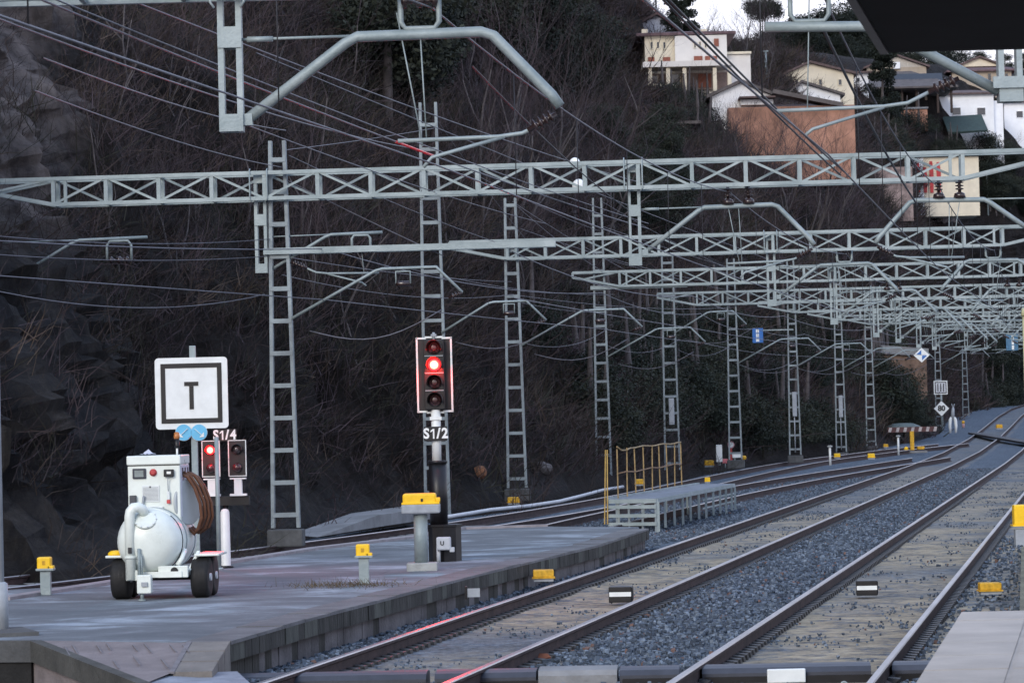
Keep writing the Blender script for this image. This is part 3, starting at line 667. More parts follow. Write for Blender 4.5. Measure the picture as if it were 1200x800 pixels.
# ------------------------------------------------------------------ catenary portals, masts and wires
BEAM_Z = 7.0
def ladder(mb, x0, zb, zt, wb, wt, leg=.065, deep=.17, step=.63, rung=.085, first=.25, y0=0.0):
    def half(z): return (wb + (wt - wb) * (z - zb) / (zt - zb)) / 2
    for s in (-1, 1):
        mb.bar((x0 + s * half(zb), y0, zb), (x0 + s * half(zt), y0, zt), leg, deep, (0, 1, 0))
    z = zb + first
    while z < zt - .02:
        h = half(z)
        for yy_ in (-deep / 2 - .006, deep / 2 + .006): mb.box((x0, y0 + yy_, z), (2 * h + leg * .7, .012, rung))
        z += step
    return mb
def truss(mb, xa, xb, z, h=.5, dp=.45, bay=1.05, taper_l=1.6, taper_r=1.6):
    n = max(2, int(round((xb - xa - taper_l - taper_r) / bay))); bay = (xb - xa - taper_l - taper_r) / n
    x0, x1 = xa + taper_l, xb - taper_r
    for yy_ in (-dp / 2, dp / 2):
        mb.bar((xa, yy_, z + h / 2), (xb, yy_, z + h / 2), .075, .075)
        mb.bar((x0, yy_, z - h / 2), (x1, yy_, z - h / 2), .075, .075)
        mb.bar((xa, yy_, z + h * .18), (x0, yy_, z - h / 2), .07, .07); mb.bar((x1, yy_, z - h / 2), (xb, yy_, z + h * .18), .07, .07)
        mb.bar((xa, yy_, z + h * .15), (xa, yy_, z + h / 2), .06, .06); mb.bar((xb, yy_, z + h * .15), (xb, yy_, z + h / 2), .06, .06)
        mb.bar((xa + taper_l * .25, yy_, z + h * .05), (x0, yy_, z + h / 2), .045, .045)
        for i in range(n + 1):
            x = x0 + i * bay; mb.bar((x, yy_, z - h / 2), (x, yy_, z + h / 2), .075, .05)
            if i < n:
                up = (i % 2 == 0) == (yy_ < 0)
                a, b = (z - h / 2, z + h / 2) if up else (z + h / 2, z - h / 2)
                mb.bar((x, yy_, a), (x + bay, yy_, b), .05, .045)
    for i in range(n + 1):
        x = x0 + i * bay
        mb.bar((x, -dp / 2, z - h / 2), (x, dp / 2, z - h / 2), .05, .05); mb.bar((x, -dp / 2, z + h / 2), (x, dp / 2, z + h / 2), .05, .05)
    for x in (x0 + .24, x1 - .24): mb.bar((x, -dp / 2, z - h / 2), (x, -dp / 2, z + h / 2), .06, .06)
def insulator(mb, p, axis, n=3, r=.075, pitch=.062, mi=0):
    pr = [(.028, -.05)]
    for i in range(n): z = i * pitch; pr += [(.03, z), (r, z + .012), (r * .9, z + .026), (.03, z + .038)]
    pr += [(.028, n * pitch + .05)]
    mb.lathe(pr, p, axis, 12, mi)
def drop_bracket(root, x, zt, zb, w=.25):
    mb = MB()
    for s in (-1, 1): mb.bar((x + s * (w / 2 - .03), 0, zb), (x + s * (w / 2 - .03), 0, zt), .06, .16, (0, 1, 0))
    for z, hh in ((zb + .09, .18), ((zb + zt) / 2 + .05, .22), (zt - .12, .2)):
        for yy_ in (-.088, .088): mb.box((x, yy_, z), (w, .014, hh))
    o = mb.build('drop_bracket', GALV, root)
    hk = MB()                                                    # hooked bolts that hold it to the beam
    for s in (-1, 1):
        xx = x + s * (w / 2 + .05)
        hk.tube([(xx - s * .04, -.27, BEAM_Z - .32), (xx, -.28, BEAM_Z - .26), (xx, -.28, BEAM_Z + .30), (xx, -.2, BEAM_Z + .33)], .014, 6)
    hk.build('hook_bolt', GALV, o)
    return o
def cantilever(root, x, z, d=1, yoke='up', reach=1.0, thick=.095, tie=True, steady=True):
    """arm from the foot of a drop bracket: strut, level tube, drop end, insulator, registration tube"""
    P = lambda a, b, y=0: (x + d * a * reach, y, z + b)
    mb = MB()
    mb.tube([P(0, 0), P(1.08, .80), P(1.20, .86), P(2.50, .88), P(2.62, .84), P(3.22, .20), P(3.30, .08)], thick / 2, 8)
    mb.box(P(.03, .02), (.12, .12, .12), 0)
    o = mb.build('cantilever', GALV, root)
    if tie:
        t = MB(); t.cyl(P(-.03, .86), P(1.22, .87), .016, 6); t.cyl(P(.05, .86), P(.32, .86), .032, 6); t.build('tie_rod', GALV, o)
    yk = MB()
    ux = 1.86
    if yoke == 'up':
        yk.tube([P(ux - .2, 1.28), P(ux - .2, 1.0), P(ux - .15, .93), P(ux + .15, .93), P(ux + .2, 1.0), P(ux + .2, 1.28)], .03, 8)
        yk.build('yoke', GALV, o); ins = MB()
        ins.lathe([(.02, -.2), (.075, -.17), (.075, -.14), (.03, -.12), (.03, -.05), (.075, -.03), (.075, .03), (.03, .05), (.03, .12), (.075, .14), (.075, .17), (.02, .2)], P(ux, 1.22), (1, 0, 0), 12)
        ins.build('insulator', BROWNI, o)
    elif yoke == 'down':
        yk.tube([P(ux - .2, .52), P(ux - .2, .76), P(ux - .15, .80), P(ux + .15, .80), P(ux + .2, .76), P(ux + .2, .52)], .026, 8)
        yk.build('yoke', GALV, o); ins = MB()
        ins.lathe([(.02, -.2), (.07, -.17), (.07, -.14), (.03, -.12), (.03, -.05), (.07, -.03), (.07, .03), (.03, .05), (.03, .12), (.07, .14), (.07, .17), (.02, .2)], P(ux, .50), (1, 0, 0), 12)
        ins.build('insulator', BROWNI, o)
    else:
        for k in (-.2, .2):
            ins = MB(); ins.lathe([(.12, -.02), (.10, .06), (.04, .09)], P(ux + k, .93), (0, 0, 1), 12); insulator(ins, P(ux + k, 1.06), (0, 0, 1), 3, .085)
            ins.build('insulator', BROWNI, o)
    if steady:
        e = MB(); insulator(e, P(3.22, -.02), Vector((-d * .55, 0, -.3)), 4, .075); e.build('insulator', BROWNI, o)
        rg = MB(); rg.tube([P(3.08, -.11), P(2.9, -.19), P(2.65, -.22), P(1.60, -.24)], .022, 7); rg.tube([P(2.72, -.22), P(1.95, -.42), P(1.86, -.52)], .020, 7)
        rg.tube([P(1.86, .88), P(1.90, -.22)], .008, 5); rg.tube([P(1.62, 1.1), P(1.86, -.3)], .008, 5)
        rg.build('registration_arm', GALV, o)
    return o
def short_arm(root, x, z, d=1, yoke='up', reach=1.0, thick=.06, reg=True):
    """arm whose level tube ends plain; the registration tube hangs from the strut"""
    P = lambda a, b, y=0: (x + d * a * reach, y, z + b * reach)
    mb = MB(); mb.tube([P(0, 0), P(1.16, .66), P(1.30, .71), P(2.42, .73)], thick / 2, 8); o = mb.build('cantilever', GALV, root)
    t = MB(); t.cyl(P(-.03, .70), P(1.3, .715), .013, 6); t.build('tie_rod', GALV, o)
    yk = MB(); ux = 1.95; s = 1 if yoke == 'up' else -1
    yk.tube([P(ux - .2, .73 + s * .36), P(ux - .2, .73 + s * .12), P(ux - .15, .73 + s * .05), P(ux + .15, .73 + s * .05), P(ux + .2, .73 + s * .12), P(ux + .2, .73 + s * .36)], .026, 8); yk.build('yoke', GALV, o)
    ins = MB(); ins.lathe([(.02, -.2), (.07, -.17), (.07, -.14), (.03, -.12), (.03, -.05), (.07, -.03), (.07, .03), (.03, .05), (.03, .12), (.07, .14), (.07, .17), (.02, .2)], P(ux, .73 + s * .36), (1, 0, 0), 12); ins.build('insulator', BROWNI, o)
    if reg:
        e = MB(); insulator(e, P(.46, .12), Vector((d * .6, 0, -.25)), 4, .07 * (reach if reach < 1 else 1)); e.build('insulator', BROWNI, o)
        rg = MB(); rg.tube([P(.70, .02), P(.95, -.10), P(1.2, -.13), P(2.32, -.15)], .020, 7); rg.tube([P(1.2, -.14), P(1.95, -.35), P(2.04, -.42)], .018, 7)
        rg.tube([P(ux, .73 + s * .3), P(ux + .05, -.14)], .007, 5); rg.build('registration_arm', GALV, o)
    return o
def low_arm(root, x, z, d=1, a=1.75, b=.92, flat=1.1, end=True, sag=True):
    P = lambda q, w, y=-.12: (x + d * q, y, z + w)
    mb = MB(); pts = [P(0, 0), P(a - .08, b - .03), P(a + .05, b)] + ([P(a + flat, b + .01), P(a + flat + .5, b - .5)] if end else [P(a + flat, b)])
    mb.tube(pts, .030, 7); o = mb.build('cantilever', GALV, root)
    if end:
        e = MB(); insulator(e, P(a + flat + .45, b - .52), (-d, 0, -.35), 3, .06); e.build('insulator', BROWNI, o)
    yk = MB(); ux = a + .45
    yk.tube([P(ux - .14, b - .30), P(ux - .14, b - .06), P(ux + .14, b - .06), P(ux + .14, b - .30)], .018, 6); yk.build('yoke', GALV, o)
    ins = MB(); ins.lathe([(.02, -.14), (.055, -.1), (.055, .1), (.02, .14)], P(ux, b - .30), (1, 0, 0), 10); ins.build('insulator', BROWNI, o)
    if sag:
        w = MB(); w.tube([P(.35 + 2.6 * k / 10, -.25 - .35 * math.sin(PI * k / 10) + .35 * k / 10) for k in range(11)], .012, 5); w.build('jumper_wire', WIREM, o)
    return o
def portal(Y, px_col, py_base, py_top, label, left=2.3, arm_left=True, col=True, yoke='up', cross=None, low=True, wb=.5, wt=.28, a_bracket=True, box=None):
    base = D(px_col, py_base, Y); g = gz(Y)
    zt = D(px_col, py_top, Y).z - g; zb = base.z - g
    root = thing('catenary_portal', label, 'catenary portal', (base.x, Y, g), -.06, 'catenary portals spanning the station tracks')
    if col:
        mb = MB(); ladder(mb, 0, zb - .1, zt, wb, wt); mb.build('column', GALV2, root); MB().box((0, 0, zb - .30), (wb + .2, .45, .34), 0, 0, .03).build('plinth', mat('dark plinth', (.075, .078, .08), .9, 0, .3, 3), root)
    xr = XB(Y) + .886 + 1.15 - base.x
    mb = MB(); ladder(mb, xr, -.3, 7.6, .5, .3); mb.build('column', GALV2, root)
    mb = MB(); truss(mb, -left, xr - .1, BEAM_Z); mb.build('beam', GALV, root)
    xa = XA(Y) - base.x; xb = XB(Y) - base.x
    if a_bracket:
        drop_bracket(root, xa - 2.1, BEAM_Z + .28, 5.25); cantilever(root, xa - 1.94, 5.48, 1, yoke)
    drop_bracket(root, xb + 2.1, BEAM_Z + .28, 5.25); cantilever(root, xb + 1.94, 5.48, -1, yoke)
    if low: low_arm(root, .22, 4.35 if Y > 70 else 4.4)
    if cross:
        mb = MB()
        for yy_ in (-.13, .13): mb.bar((-.3, yy_, cross[1]), (cross[0], yy_, cross[1]), .06, .12)
        for k in range(int(cross[0] / 1.2)): mb.box((.6 + k * 1.2, 0, cross[1]), (.1, .26, .1))
        mb.build('cross_arm', GALV, root)
    if box:
        mb = MB(); mb.box((.02, -.16, box), (.2, .18, 1.1), 0, 0, .02); mb.cyl((.0, -.14, zb), (.0, -.14, box - .4), .025, 8); mb.build('equipment_box', GREYP, root)
    return root, base, xr
# nearest portal: only its hanging brackets and arms reach into the picture
Y0 = 32.0
r0 = thing('catenary_portal', 'nearest catenary portal, only its hanging brackets and thick arms showing at the top', 'catenary portal', (XA(Y0) - 9.5, Y0, 0), 0, 'catenary portals spanning the station tracks')
mb = MB(); ladder(mb, 0, -.1, 8.2, .5, .3); mb.build('column', GALV2, r0)
xa, xb = XA(Y0) - r0.location.x, XB(Y0) - r0.location.x
mb = MB(); ladder(mb, xb + 4.6, .2, 8.2, .5, .3); mb.build('column', GALV2, r0)
mb = MB(); truss(mb, -2, xb + 4.5, BEAM_Z + .1); mb.build('beam', GALV, r0)
bz = D(270, 155, Y0).z
drop_bracket(r0, D(270, 60, Y0).x - r0.location.x, BEAM_Z + .28, bz)
cantilever(r0, D(286, 143, Y0).x - r0.location.x, D(286, 143, Y0).z, 1, 'up', 1.0, .115)
bx2 = D(1184, 120, Y0)
drop_bracket(r0, bx2.x - r0.location.x, BEAM_Z + .28, bx2.z)
short_arm(r0, bx2.x - .12 - r0.location.x, bx2.z + .12, -1, 'up', 1.0, .11)
mb = MB(); mb.box((bx2.x + .12 - r0.location.x, -.1, bx2.z + .2), (.62, .05, .12)); mb.build('foot_plate', GALV, r0)
# the other portals, near to far
p1, b1, xr1 = portal(60, 335, 612, 165, 'second nearest catenary portal, its lattice beam crossing the whole picture above the signal', 6.0, cross=(5.4, 5.72), wt=.27, yoke='tall')
zA, zB = D(306, 232, 60).z, D(306, 320, 60).z
xx = D(306, 270, 60).x - b1.x
drop_bracket(p1, xx, BEAM_Z + .28, zB, .24); short_arm(p1, xx + .2, D(322, 315, 60).z, 1, 'down', .9, .06)
xx = D(-12, 300, 60).x - b1.x
drop_bracket(p1, xx, BEAM_Z - .2, 5.1, .24); short_arm(p1, xx + .16, 5.2, 1, 'down', 1.2, .06, reg=False)
portal(85, 606, 567, 232, 'catenary portal whose ladder column stands on the slope right of the red signal', 1.7, yoke='up')
portal(105, 708, 560, 232, 'catenary portal whose tall column rises behind the near end of the yellow railing', .9, cross=(3.0, 6.72), yoke='tall')
portal(125, 862, 535, 303, 'catenary portal whose column stands beside the white trackside cabinet', 3.0, yoke='down')
portal(139, 932, 530, 305, 'catenary portal whose column carries a grey equipment box, left of another boxed column', 1.5, box=2.6, yoke='up')
portal(155, 986, 527, 318, 'catenary portal whose column carries a grey box, right beside a plain ladder column', 1.5, box=2.4, yoke='down')
portal(170, 1021, 520, 340, 'catenary portal with a plain ladder column left of the striped buffer board', 1.5, yoke='tall')
portal(212, 1101, 501, 392, 'distant catenary portal whose column stands behind the diamond 80 sign', 1.2, yoke='down')
portal(250, 1132, 488, 405, 'farthest catenary portal, right of the diamond 80 sign by the dark trees', 1.2, yoke='up', low=False)
# two single masts
def mast(px, pb, pt, Y, label, wb, wt, box=None, arm=True):
    b = D(px, pb, Y); t = thing('lattice_mast', label, 'mast', b, -.06)
    zt = D(px, pt, Y).z - b.z
    mb = MB(); ladder(mb, 0, -.3, zt, wb, wt); mb.build('column', GALV2, t)
    if arm: low_arm(t, .22, D(px, 390, Y).z - b.z, 1, 1.3, .75, .9)
    if box:
        mb = MB(); mb.box((.02, -.16, box), (.2, .18, 1.0), 0, 0, .02); mb.build('equipment_box', GREYP, t)
mast(513, 603, 120, 79, 'tall lattice mast standing straight behind the red signal', .62, .40)
mast(788, 541, 300, 116, 'lattice mast with a grey box behind the middle of the yellow railing', .55, .40, 1.9)

# contact lines: messenger wire, contact wire and droppers over each track
def sagpts(p, q, sag, n=10):
    p, q = Vector(p), Vector(q); return [p.lerp(q, i / n) - Vector((0, 0, sag * 4 * (i / n) * (1 - i / n))) for i in range(n + 1)]
SUP = [-4, Y0, 60, 85, 105, 125, 139, 155, 170, 212, 250, 330]
def contact_line(label, fx, sup, off, zm=6.66, zc=5.02, r=.011, m=WIREM):
    root = thing('contact_line', label, 'overhead line', (fx(sup[0]) + off, sup[0], gz(sup[0]) + zc))
    mw, cw, drops = MB(), MB(), []
    for i in range(len(sup) - 1):
        y0, y1 = sup[i], sup[i + 1]; st = off + (.12 if i % 2 else -.12); st2 = off + (-.12 if i % 2 else .12)
        L = y1 - y0; sg = .35 * (L / 36) ** 2 + .12
        pm = sagpts((fx(y0) + st, y0, gz(y0) + zm), (fx(y1) + st2, y1, gz(y1) + zm), sg, 12)
        pc = sagpts((fx(y0) + st, y0, gz(y0) + zc), (fx(y1) + st2, y1, gz(y1) + zc), .02, 12)
        mw.tube(pm, r, 5, caps=False); cw.tube(pc, r * .9, 5, caps=False)
        if y1 < 140:
            for k in range(2, 11, 2): drops.append((pm[k], pc[k]))
    mw.build('messenger_wire', m, root, off=root.location); cw.build('contact_wire', m, root, off=root.location)
    for a, b in drops:
        MB().tube([a, b], .006, 4).build('dropper', WIRED, root, off=root.location)
contact_line('contact line with droppers over the track beside the island platform', XA, SUP, -.1)
contact_line('contact line with droppers over the rightmost track', XB, SUP, .1)
contact_line('contact line over the curving track at the foot of the rock', XC, [20, 60, 85, 105, 125, 139, 155, 172], 0, 5.75, 4.75)
contact_line('contact line over the short diverging track', XD, [60, 85, 105, 125, 141], 0, 5.6, 4.7)
# feeders, stays and earth wires
WG = 'bare wires slung across the dark hillside'
def wire(a, b, sag=.25, r=.010, m=WIREM, label='bare wire slung across the hillside between the catenary supports', ext=0.0, group=WG):
    p, q = D(*a), D(*b)
    if ext: q = q + (q - p) * ext
    o = MB().tube(sagpts(p, q, sag, 14), r * .85, 6, caps=False).build('overhead_wire', m, None, p, off=p); tag(o, label, 'wire', group); return o, p, q
w2, w2p, w2q = wire((-200, -140, 26), (780, 222, 85), .2, .011, label='bare wire carrying white glass discs across the middle of the hillside', group=None)
for px, py, nm_ in ((674, 174, 0), ):
    mb = MB(); k = min(range(200), key=lambda i: abs(pxof(w2p.lerp(w2q, i / 200))[0] - px)); c = w2p.lerp(w2q, k / 200) - Vector((0, 0, .2 * 4 * k / 200 * (1 - k / 200)))
    mb.lathe([(.03, -.09), (.11, -.05), (.125, 0), (.11, .05), (.03, .09)], c, (.3, 1, 0), 16, 0); mb.build('glass_disc', GLASSI, w2, off=w2p)
w6, p6, q6 = wire((300, 62, 45), (1020, 346, 125), .15, .010, label='bare wire with one white glass disc just below the long lattice beam', group=None)
mb = MB(); k = min(range(200), key=lambda i: abs(pxof(p6.lerp(q6, i / 200))[0] - 679)); c = p6.lerp(q6, k / 200) - Vector((0, 0, .15 * 4 * k / 200 * (1 - k / 200)))
mb.lathe([(.03, -.1), (.13, -.05), (.15, 0), (.13, .05), (.03, .1)], c, (.3, 1, 0), 16); mb.build('glass_disc', GLASSI, w6, off=p6)
w3, p3, q3 = wire((-120, -70, 24), (760, 268, 72), .15, .013, WIREM, 'wire that runs down from the top left past the tall mast and carries red glints modelled as tubes', group=None)
for k in range(5):                                               # short red tubes standing in for the signal light glinting on it
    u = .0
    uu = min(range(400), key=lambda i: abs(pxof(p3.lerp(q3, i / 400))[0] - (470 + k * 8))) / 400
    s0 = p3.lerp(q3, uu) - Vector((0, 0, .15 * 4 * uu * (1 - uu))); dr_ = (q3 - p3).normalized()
    MB().cyl(s0 - dr_ * .38, s0 + dr_ * .38, .019, 8).build('red_glint', mat('red glint colour', (.75, .02, .03), .35, 0, .05, 5) if k == 0 else bpy.data.materials['red glint colour'], w3, off=p3)
wire((-120, -76, 24), (760, 262, 72), .12, .010)
wire((-60, 0, 26), (330, 125, 44), .15, .012, ext=.9)
wire((50, 68, 30), (335, 153, 58), .1, .011)
wire((290, 147, 40), (640, 262, 84), .1, .010)
wire((40, 106, 34), (330, 196, 60), .1, .010)
wire((-20, 275, 50), (318, 280, 60), .12, .010); wire((-20, 297, 50), (318, 300, 60), .1, .010)
wire((-30, 335, 48), (310, 345, 60), .30, .012); wire((330, 300, 60), (600, 330, 85), .1, .010); wire((330, 322, 60), (600, 345, 85), .25, .010)
wire((330, 208, 60), (520, 300, 60), .02, .012); wire((333, 176, 60), (510, 150, 79), .03, .010)
wire((338, 182, 60), (600, 290, 85), .1, .010); wire((505, 130, 79), (620, 285, 85), .1, .008); wire((520, 185, 79), (700, 270, 105), .1, .009)
wire((600, 236, 85), (760, 330, 116), .1, .010); wire((604, 240, 85), (706, 318, 105), .1, .010); wire((705, 236, 105), (860, 318, 125), .1, .010)
wire((600, 352, 85), (712, 366, 105), .1, .009); wire((607, 400, 85), (712, 385, 105), .35, .010); wire((600, 345, 85), (860, 360, 125), .2, .010)
wire((712, 405, 105), (795, 398, 116), .35, .010); wire((795, 410, 116), (860, 402, 125), .35, .010); wire((862, 425, 125), (935, 420, 139), .4, .010)
wire((932, 430, 139), (990, 420, 155), .4, .010); wire((700, 300, 105), (930, 352, 139), .2, .010); wire((610, 268, 85), (860, 335, 125), .2, .010)
wire((705, 265, 105), (985, 345, 155), .2, .010); wire((480, 315, 79), (720, 345, 105), .2, .010)
# heavier dark feeders over the right-hand tracks
NG = 'pair of heavy feeders coming down steeply from the top of the picture'
wire((768, -10, 30), (985, 205, 56), .05, .016, WIRED, 'heavy dark feeder, one of a pair crossing in front of the pale villa', group=NG)
wire((774, -10, 30), (991, 203, 56), .05, .016, WIRED, 'heavy dark feeder, one of a pair crossing in front of the pale villa', group=NG)
wire((958, 20, 32), (1075, 240, 58), .12, .022, WIRED, 'single heavy dark cable sagging in front of the yellow house', group=None)
wire((553, 77, 34), (735, 245, 60), .1, .012, WIRED, 'dark cable running down behind the nearest cantilever arm', group=None)
# ------------------------------------------------------------------ signals
LENSCORE = emis('lit red lens', (1.0, .0017, .0008), 900.0)
LENSRIM = emis('red glow of the lens rim', (1.0, .016, .02), 5.0)
def red_lamp(name, loc, energy):
    l = bpy.data.lights.new(name, 'POINT'); l.energy = energy; l.color = (1, .03, .02); l.shadow_soft_size = .09
    o = bpy.data.objects.new(name, l); COL.objects.link(o); o.location = loc; return o
def lens(parent, c, r, lit=False, m=None, off=None):
    mb = MB(); mb.lathe([(r, 0), (r, .02), (r * .9, .03)], c, (0, -1, 0), 24); mb.build('lens_ring', BLACKP, parent)
    mb = MB(); mb.lathe([(r * .93, .0), (r * .92, .034), (r * .62, .049), (r * .60, .05)], c, (0, -1, 0), 24)
    le = mb.build('lens', LENSRIM if lit else (m or LENSOFF), parent)
    mb = MB(); mb.lathe([(r * .62, .0495), (r * .3, .055), (.002, .057)], c, (0, -1, 0), 24); mb.build('lens_centre', LENSCORE if lit else (m or LENSOFF), le)
def number_text(parent, txt, size, c, m):
    adv = {'S': .60, '1': .40, '/': .34, '2': .56, '4': .58}; tot = sum(adv[q] for q in txt) * size; x = c[0] - tot / 2
    for q in txt:
        cx = x + adv[q] * size / 2; x += adv[q] * size
        if q == '1':
            h = size * .70; w = size * .11
            MB().box((cx + .02 * size, c[1], c[2]), (w, .008, h)).plate([(-.03 * size, h / 2), (-.03 * size, h / 2 - w * 1.2), (-.20 * size, h / 2 - w * 2.3), (-.20 * size, h / 2 - w * 1.2)], (cx, c[1], c[2]), (1, 0, 0), (0, 0, 1), .008).build('lettering', m, parent)
        else: text_part('lettering', q, size, m, parent, (cx, c[1], c[2]), .007 * size / .2, .9)
def hood(parent, c, r, L=.2, m=None):
    mb = MB(); n = 18; vs = []
    for y in (0, -L):
        for rr in (r, r - .008):
            for k in range(n + 1):
                a = math.radians(-25 + 230 * k / n); sh = 1 if y == 0 else .97
                vs.append((c[0] + rr * sh * math.cos(a), c[1] + y * (1 if 0 < k < n else .55), c[2] + rr * math.sin(a)))
    N = n + 1; fs = []
    for k in range(n): fs += [(k, k + 1, 2*N + k + 1, 2*N + k), (N + k + 1, N + k, 3*N + k, 3*N + k + 1), (2*N + k, 2*N + k + 1, 3*N + k + 1, 3*N + k)]
    mb.add(vs, fs, 0, True); mb.build('hood', m or BLACKP, parent)
sp_ = G(522, 657, .3)
sig = thing('railway_signal', 'tall four lens signal showing one red light, on a thick black base on the platform', 'signal', sp_, -.03)
k = sp_.y / F
def zz(py): return (657 - py) * k
mb = MB(); mb.lathe([(.24, 0), (.24, .50), (.26, .505), (.26, .535), (.16, .54)], (.0, 0, .0), n=8, smooth=False)
mb.build('base_drum', BLACKP, sig)
mb = MB(); mb.cyl((-.08, 0, .5), (-.08, 0, zz(541)), .132, 18); mb.lathe([(.145, 0), (.145, .04)], (-.08, 0, zz(541) - .02)); mb.build('black_column', BLACKP, sig)
mb = MB(); mb.cyl((-.09, 0, zz(542)), (-.09, 0, zz(470)), .068, 16); mb.box((-.09, -.02, zz(490)), (.17, .12, .05)); mb.build('pole', WHITEP, sig)
hx, hzc = -.095, zz(439)
mb = MB(); mb.box((hx, .02, hzc), (.30, .2, 1.02), 0, 0, .012); mb.build('housing', BLACKP, sig)
bpm = mat('matt black backing', (.022, .018, .019), .55, 0, .2, 8)
mb = MB(); mb.box((hx, .05, hzc), (.50, .012, 1.06)); mb.build('backing_board', bpm, sig)
mb = MB()
for sx in (-1, 1): mb.box((hx + sx * .25, .04, hzc), (.026, .03, 1.10))
for sz in (-1, 1):
    for sx in (-1, 1): mb.box((hx + sx * .19, .04, hzc + sz * .535), (.15, .03, .026))
    mb.box((hx, .04, hzc + sz * .55), (.26, .03, .026))
mb.build('white_border', WHITEP, sig)
for i, py in enumerate((407.5, 427.5, 448, 468.5)):
    c = (hx + .005, -.085, zz(py)); lens(sig, c, .098, lit=(i == 1)); hood(sig, (c[0], -.085, c[2]), .118, .17)
for py in (417, 437, 457.5):
    MB().box((hx, -.088, zz(py)), (.27, .012, .012)).build('divider', GREYP, sig)
mb = MB(); mb.cyl((hx, .02, hzc + .51), (hx, .02, hzc + .62), .02, 8); mb.box((hx, .02, hzc + .58), (.08, .05, .03)); mb.build('top_lug', GREYP, sig)
pl = MB().box((hx - .0, -.09, zz(508)), (.34, .02, .21), 0, 0, .004).build('number_plate', BLACKP, sig)
number_text(pl, 'S1/2', .205, (hx, -.104, zz(508)), WHITEP)
jb = MB().box((.0, -.34, .27), (.21, .14, .19), 0, 0, .02)
jb.box((.12, -.36, .18), (.07, .08, .07), 0, 0, .01); jb.cyl((-.08, -.33, 0), (-.08, -.33, .2), .03, 8); jb = jb.build('junction_box', mat('pale grey plastic', (.42, .45, .48), .45, 0, .08, 5), sig)
text_part('lettering', 'U', .085, BLACKP, jb, (-.02, -.414, .275), .002)
rl = red_lamp('red_signal_light', (hx + .0, -.30, zz(427.5)), 32); rl.parent = sig

s4 = G(265, 665, .3); k4 = s4.y / F
sg4 = thing('railway_signal', 'low two headed signal with one red light, on a white post behind the white cart', 'signal', s4, -.03)
def z4(py): return (665 - py) * k4
def x4(px): return (px - 262.5) * k4
mb = MB(); mb.lathe([(.075, 0), (.07, .03), (.066, z4(600)), (.05, z4(597)), (.02, z4(596))], (0, 0, 0), n=16); mb.build('post', WHITEP, sg4)
MB().lathe([(.11, 0), (.11, .03), (.08, .035)], (0, 0, 0), n=12).build('base_plate', BLACKP, sg4)
MB().cyl((0, .12, .0), (0, .12, z4(583)), .045, 10).build('rear_support', BLACKP, sg4)
MB().box((x4(264), .12, z4(587)), (.66, .12, .13)).build('crossbar', BLACKP, sg4)
for px, lit in ((247.5, True), (278.5, False)):
    hd = MB(); hd.box((x4(px), .05, z4(537)), (.235, .14, .50), 0, 0, .008); hd = hd.build('signal_head', bpm, sg4)
    b = MB()
    for sx in (-1, 1): b.box((x4(px) + sx * .125, .0, z4(537)), (.014, .02, .52))
    for pz in (516.5, 538.5, 558): b.box((x4(px), -.0, z4(pz)), (.264, .02, .014))
    b.build('white_border', WHITEP, hd)
    lens(hd, (x4(px), -.03, z4(527)), .068, lit, LENSGREY); hood(hd, (x4(px), -.03, z4(527)), .08, .10)
    lens(hd, (x4(px), -.03, z4(548)), .068, False, LENSOFF)
    mb = MB(); mb.box((x4(px), .05, z4(570)), (.11, .1, .22)); mb.box((x4(px), .05, z4(561)), (.23, .12, .02)); mb.box((x4(px), .05, z4(580)), (.24, .12, .03)); mb.build('bracket', WHITEP, hd)
pl = MB().box((x4(264), .06, z4(510)), (.34, .012, .17)).build('number_plate', bpm, sg4)
number_text(pl, 'S1/4', .19, (x4(263.5), .05, z4(510)), WHITEP)
rl = red_lamp('red_signal_light', (x4(247.5), -.2, z4(527)), 3.0); rl.parent = sg4

# ------------------------------------------------------------------ the T board and the slim posts
TY = 41.2
tb = D(229, 690, TY); tb.z = .3
tt = thing('trackside_sign', 'square white board with a black T and two small blue discs, behind the cart', 'sign', tb, -.02)
kt = TY / F
c = D(224.5, 460.5, TY) - tb
def loc_t(px, py): v = D(px, py, TY) - tb; return v
top = loc_t(224, 405); mb = MB(); mb.box((c.x + .02, .04, top.z / 2), (.085, .05, top.z), 0, 0, .006); mb.build('post', GALV, tt)
brd = MB(); 
def rrect(w, h, r, n=4):
    pts = []
    for cx, cy, a0 in ((w/2-r, h/2-r, 0), (-w/2+r, h/2-r, 90), (-w/2+r, -h/2+r, 180), (w/2-r, -h/2+r, 270)):
        for i in range(n + 1): a = math.radians(a0 + 90 * i / n); pts.append((cx + r * math.cos(a), cy + r * math.sin(a)))
    return pts
brd.plate(rrect(.975, .955, .05), (c.x, 0, c.z), (1, 0, 0), (0, 0, 1), .02); bo = brd.build('board', WHITEP, tt)
f = MB(); w_ = .82; h_ = .80; q = .062
for sx in (-1, 1): f.box((c.x + sx * (w_ - q) / 2, -.014, c.z), (q, .006, h_ - 2 * q))
for sz in (-1, 1): f.box((c.x, -.014, c.z + sz * (h_ - q) / 2), (w_, .006, q))
f.build('black_frame', BLACKP, bo)
MB().box((c.x, -.0145, c.z + .125), (.19, .006, .055)).box((c.x, -.0145, c.z - .06), (.058, .006, .312)).build('lettering', BLACKP, bo)
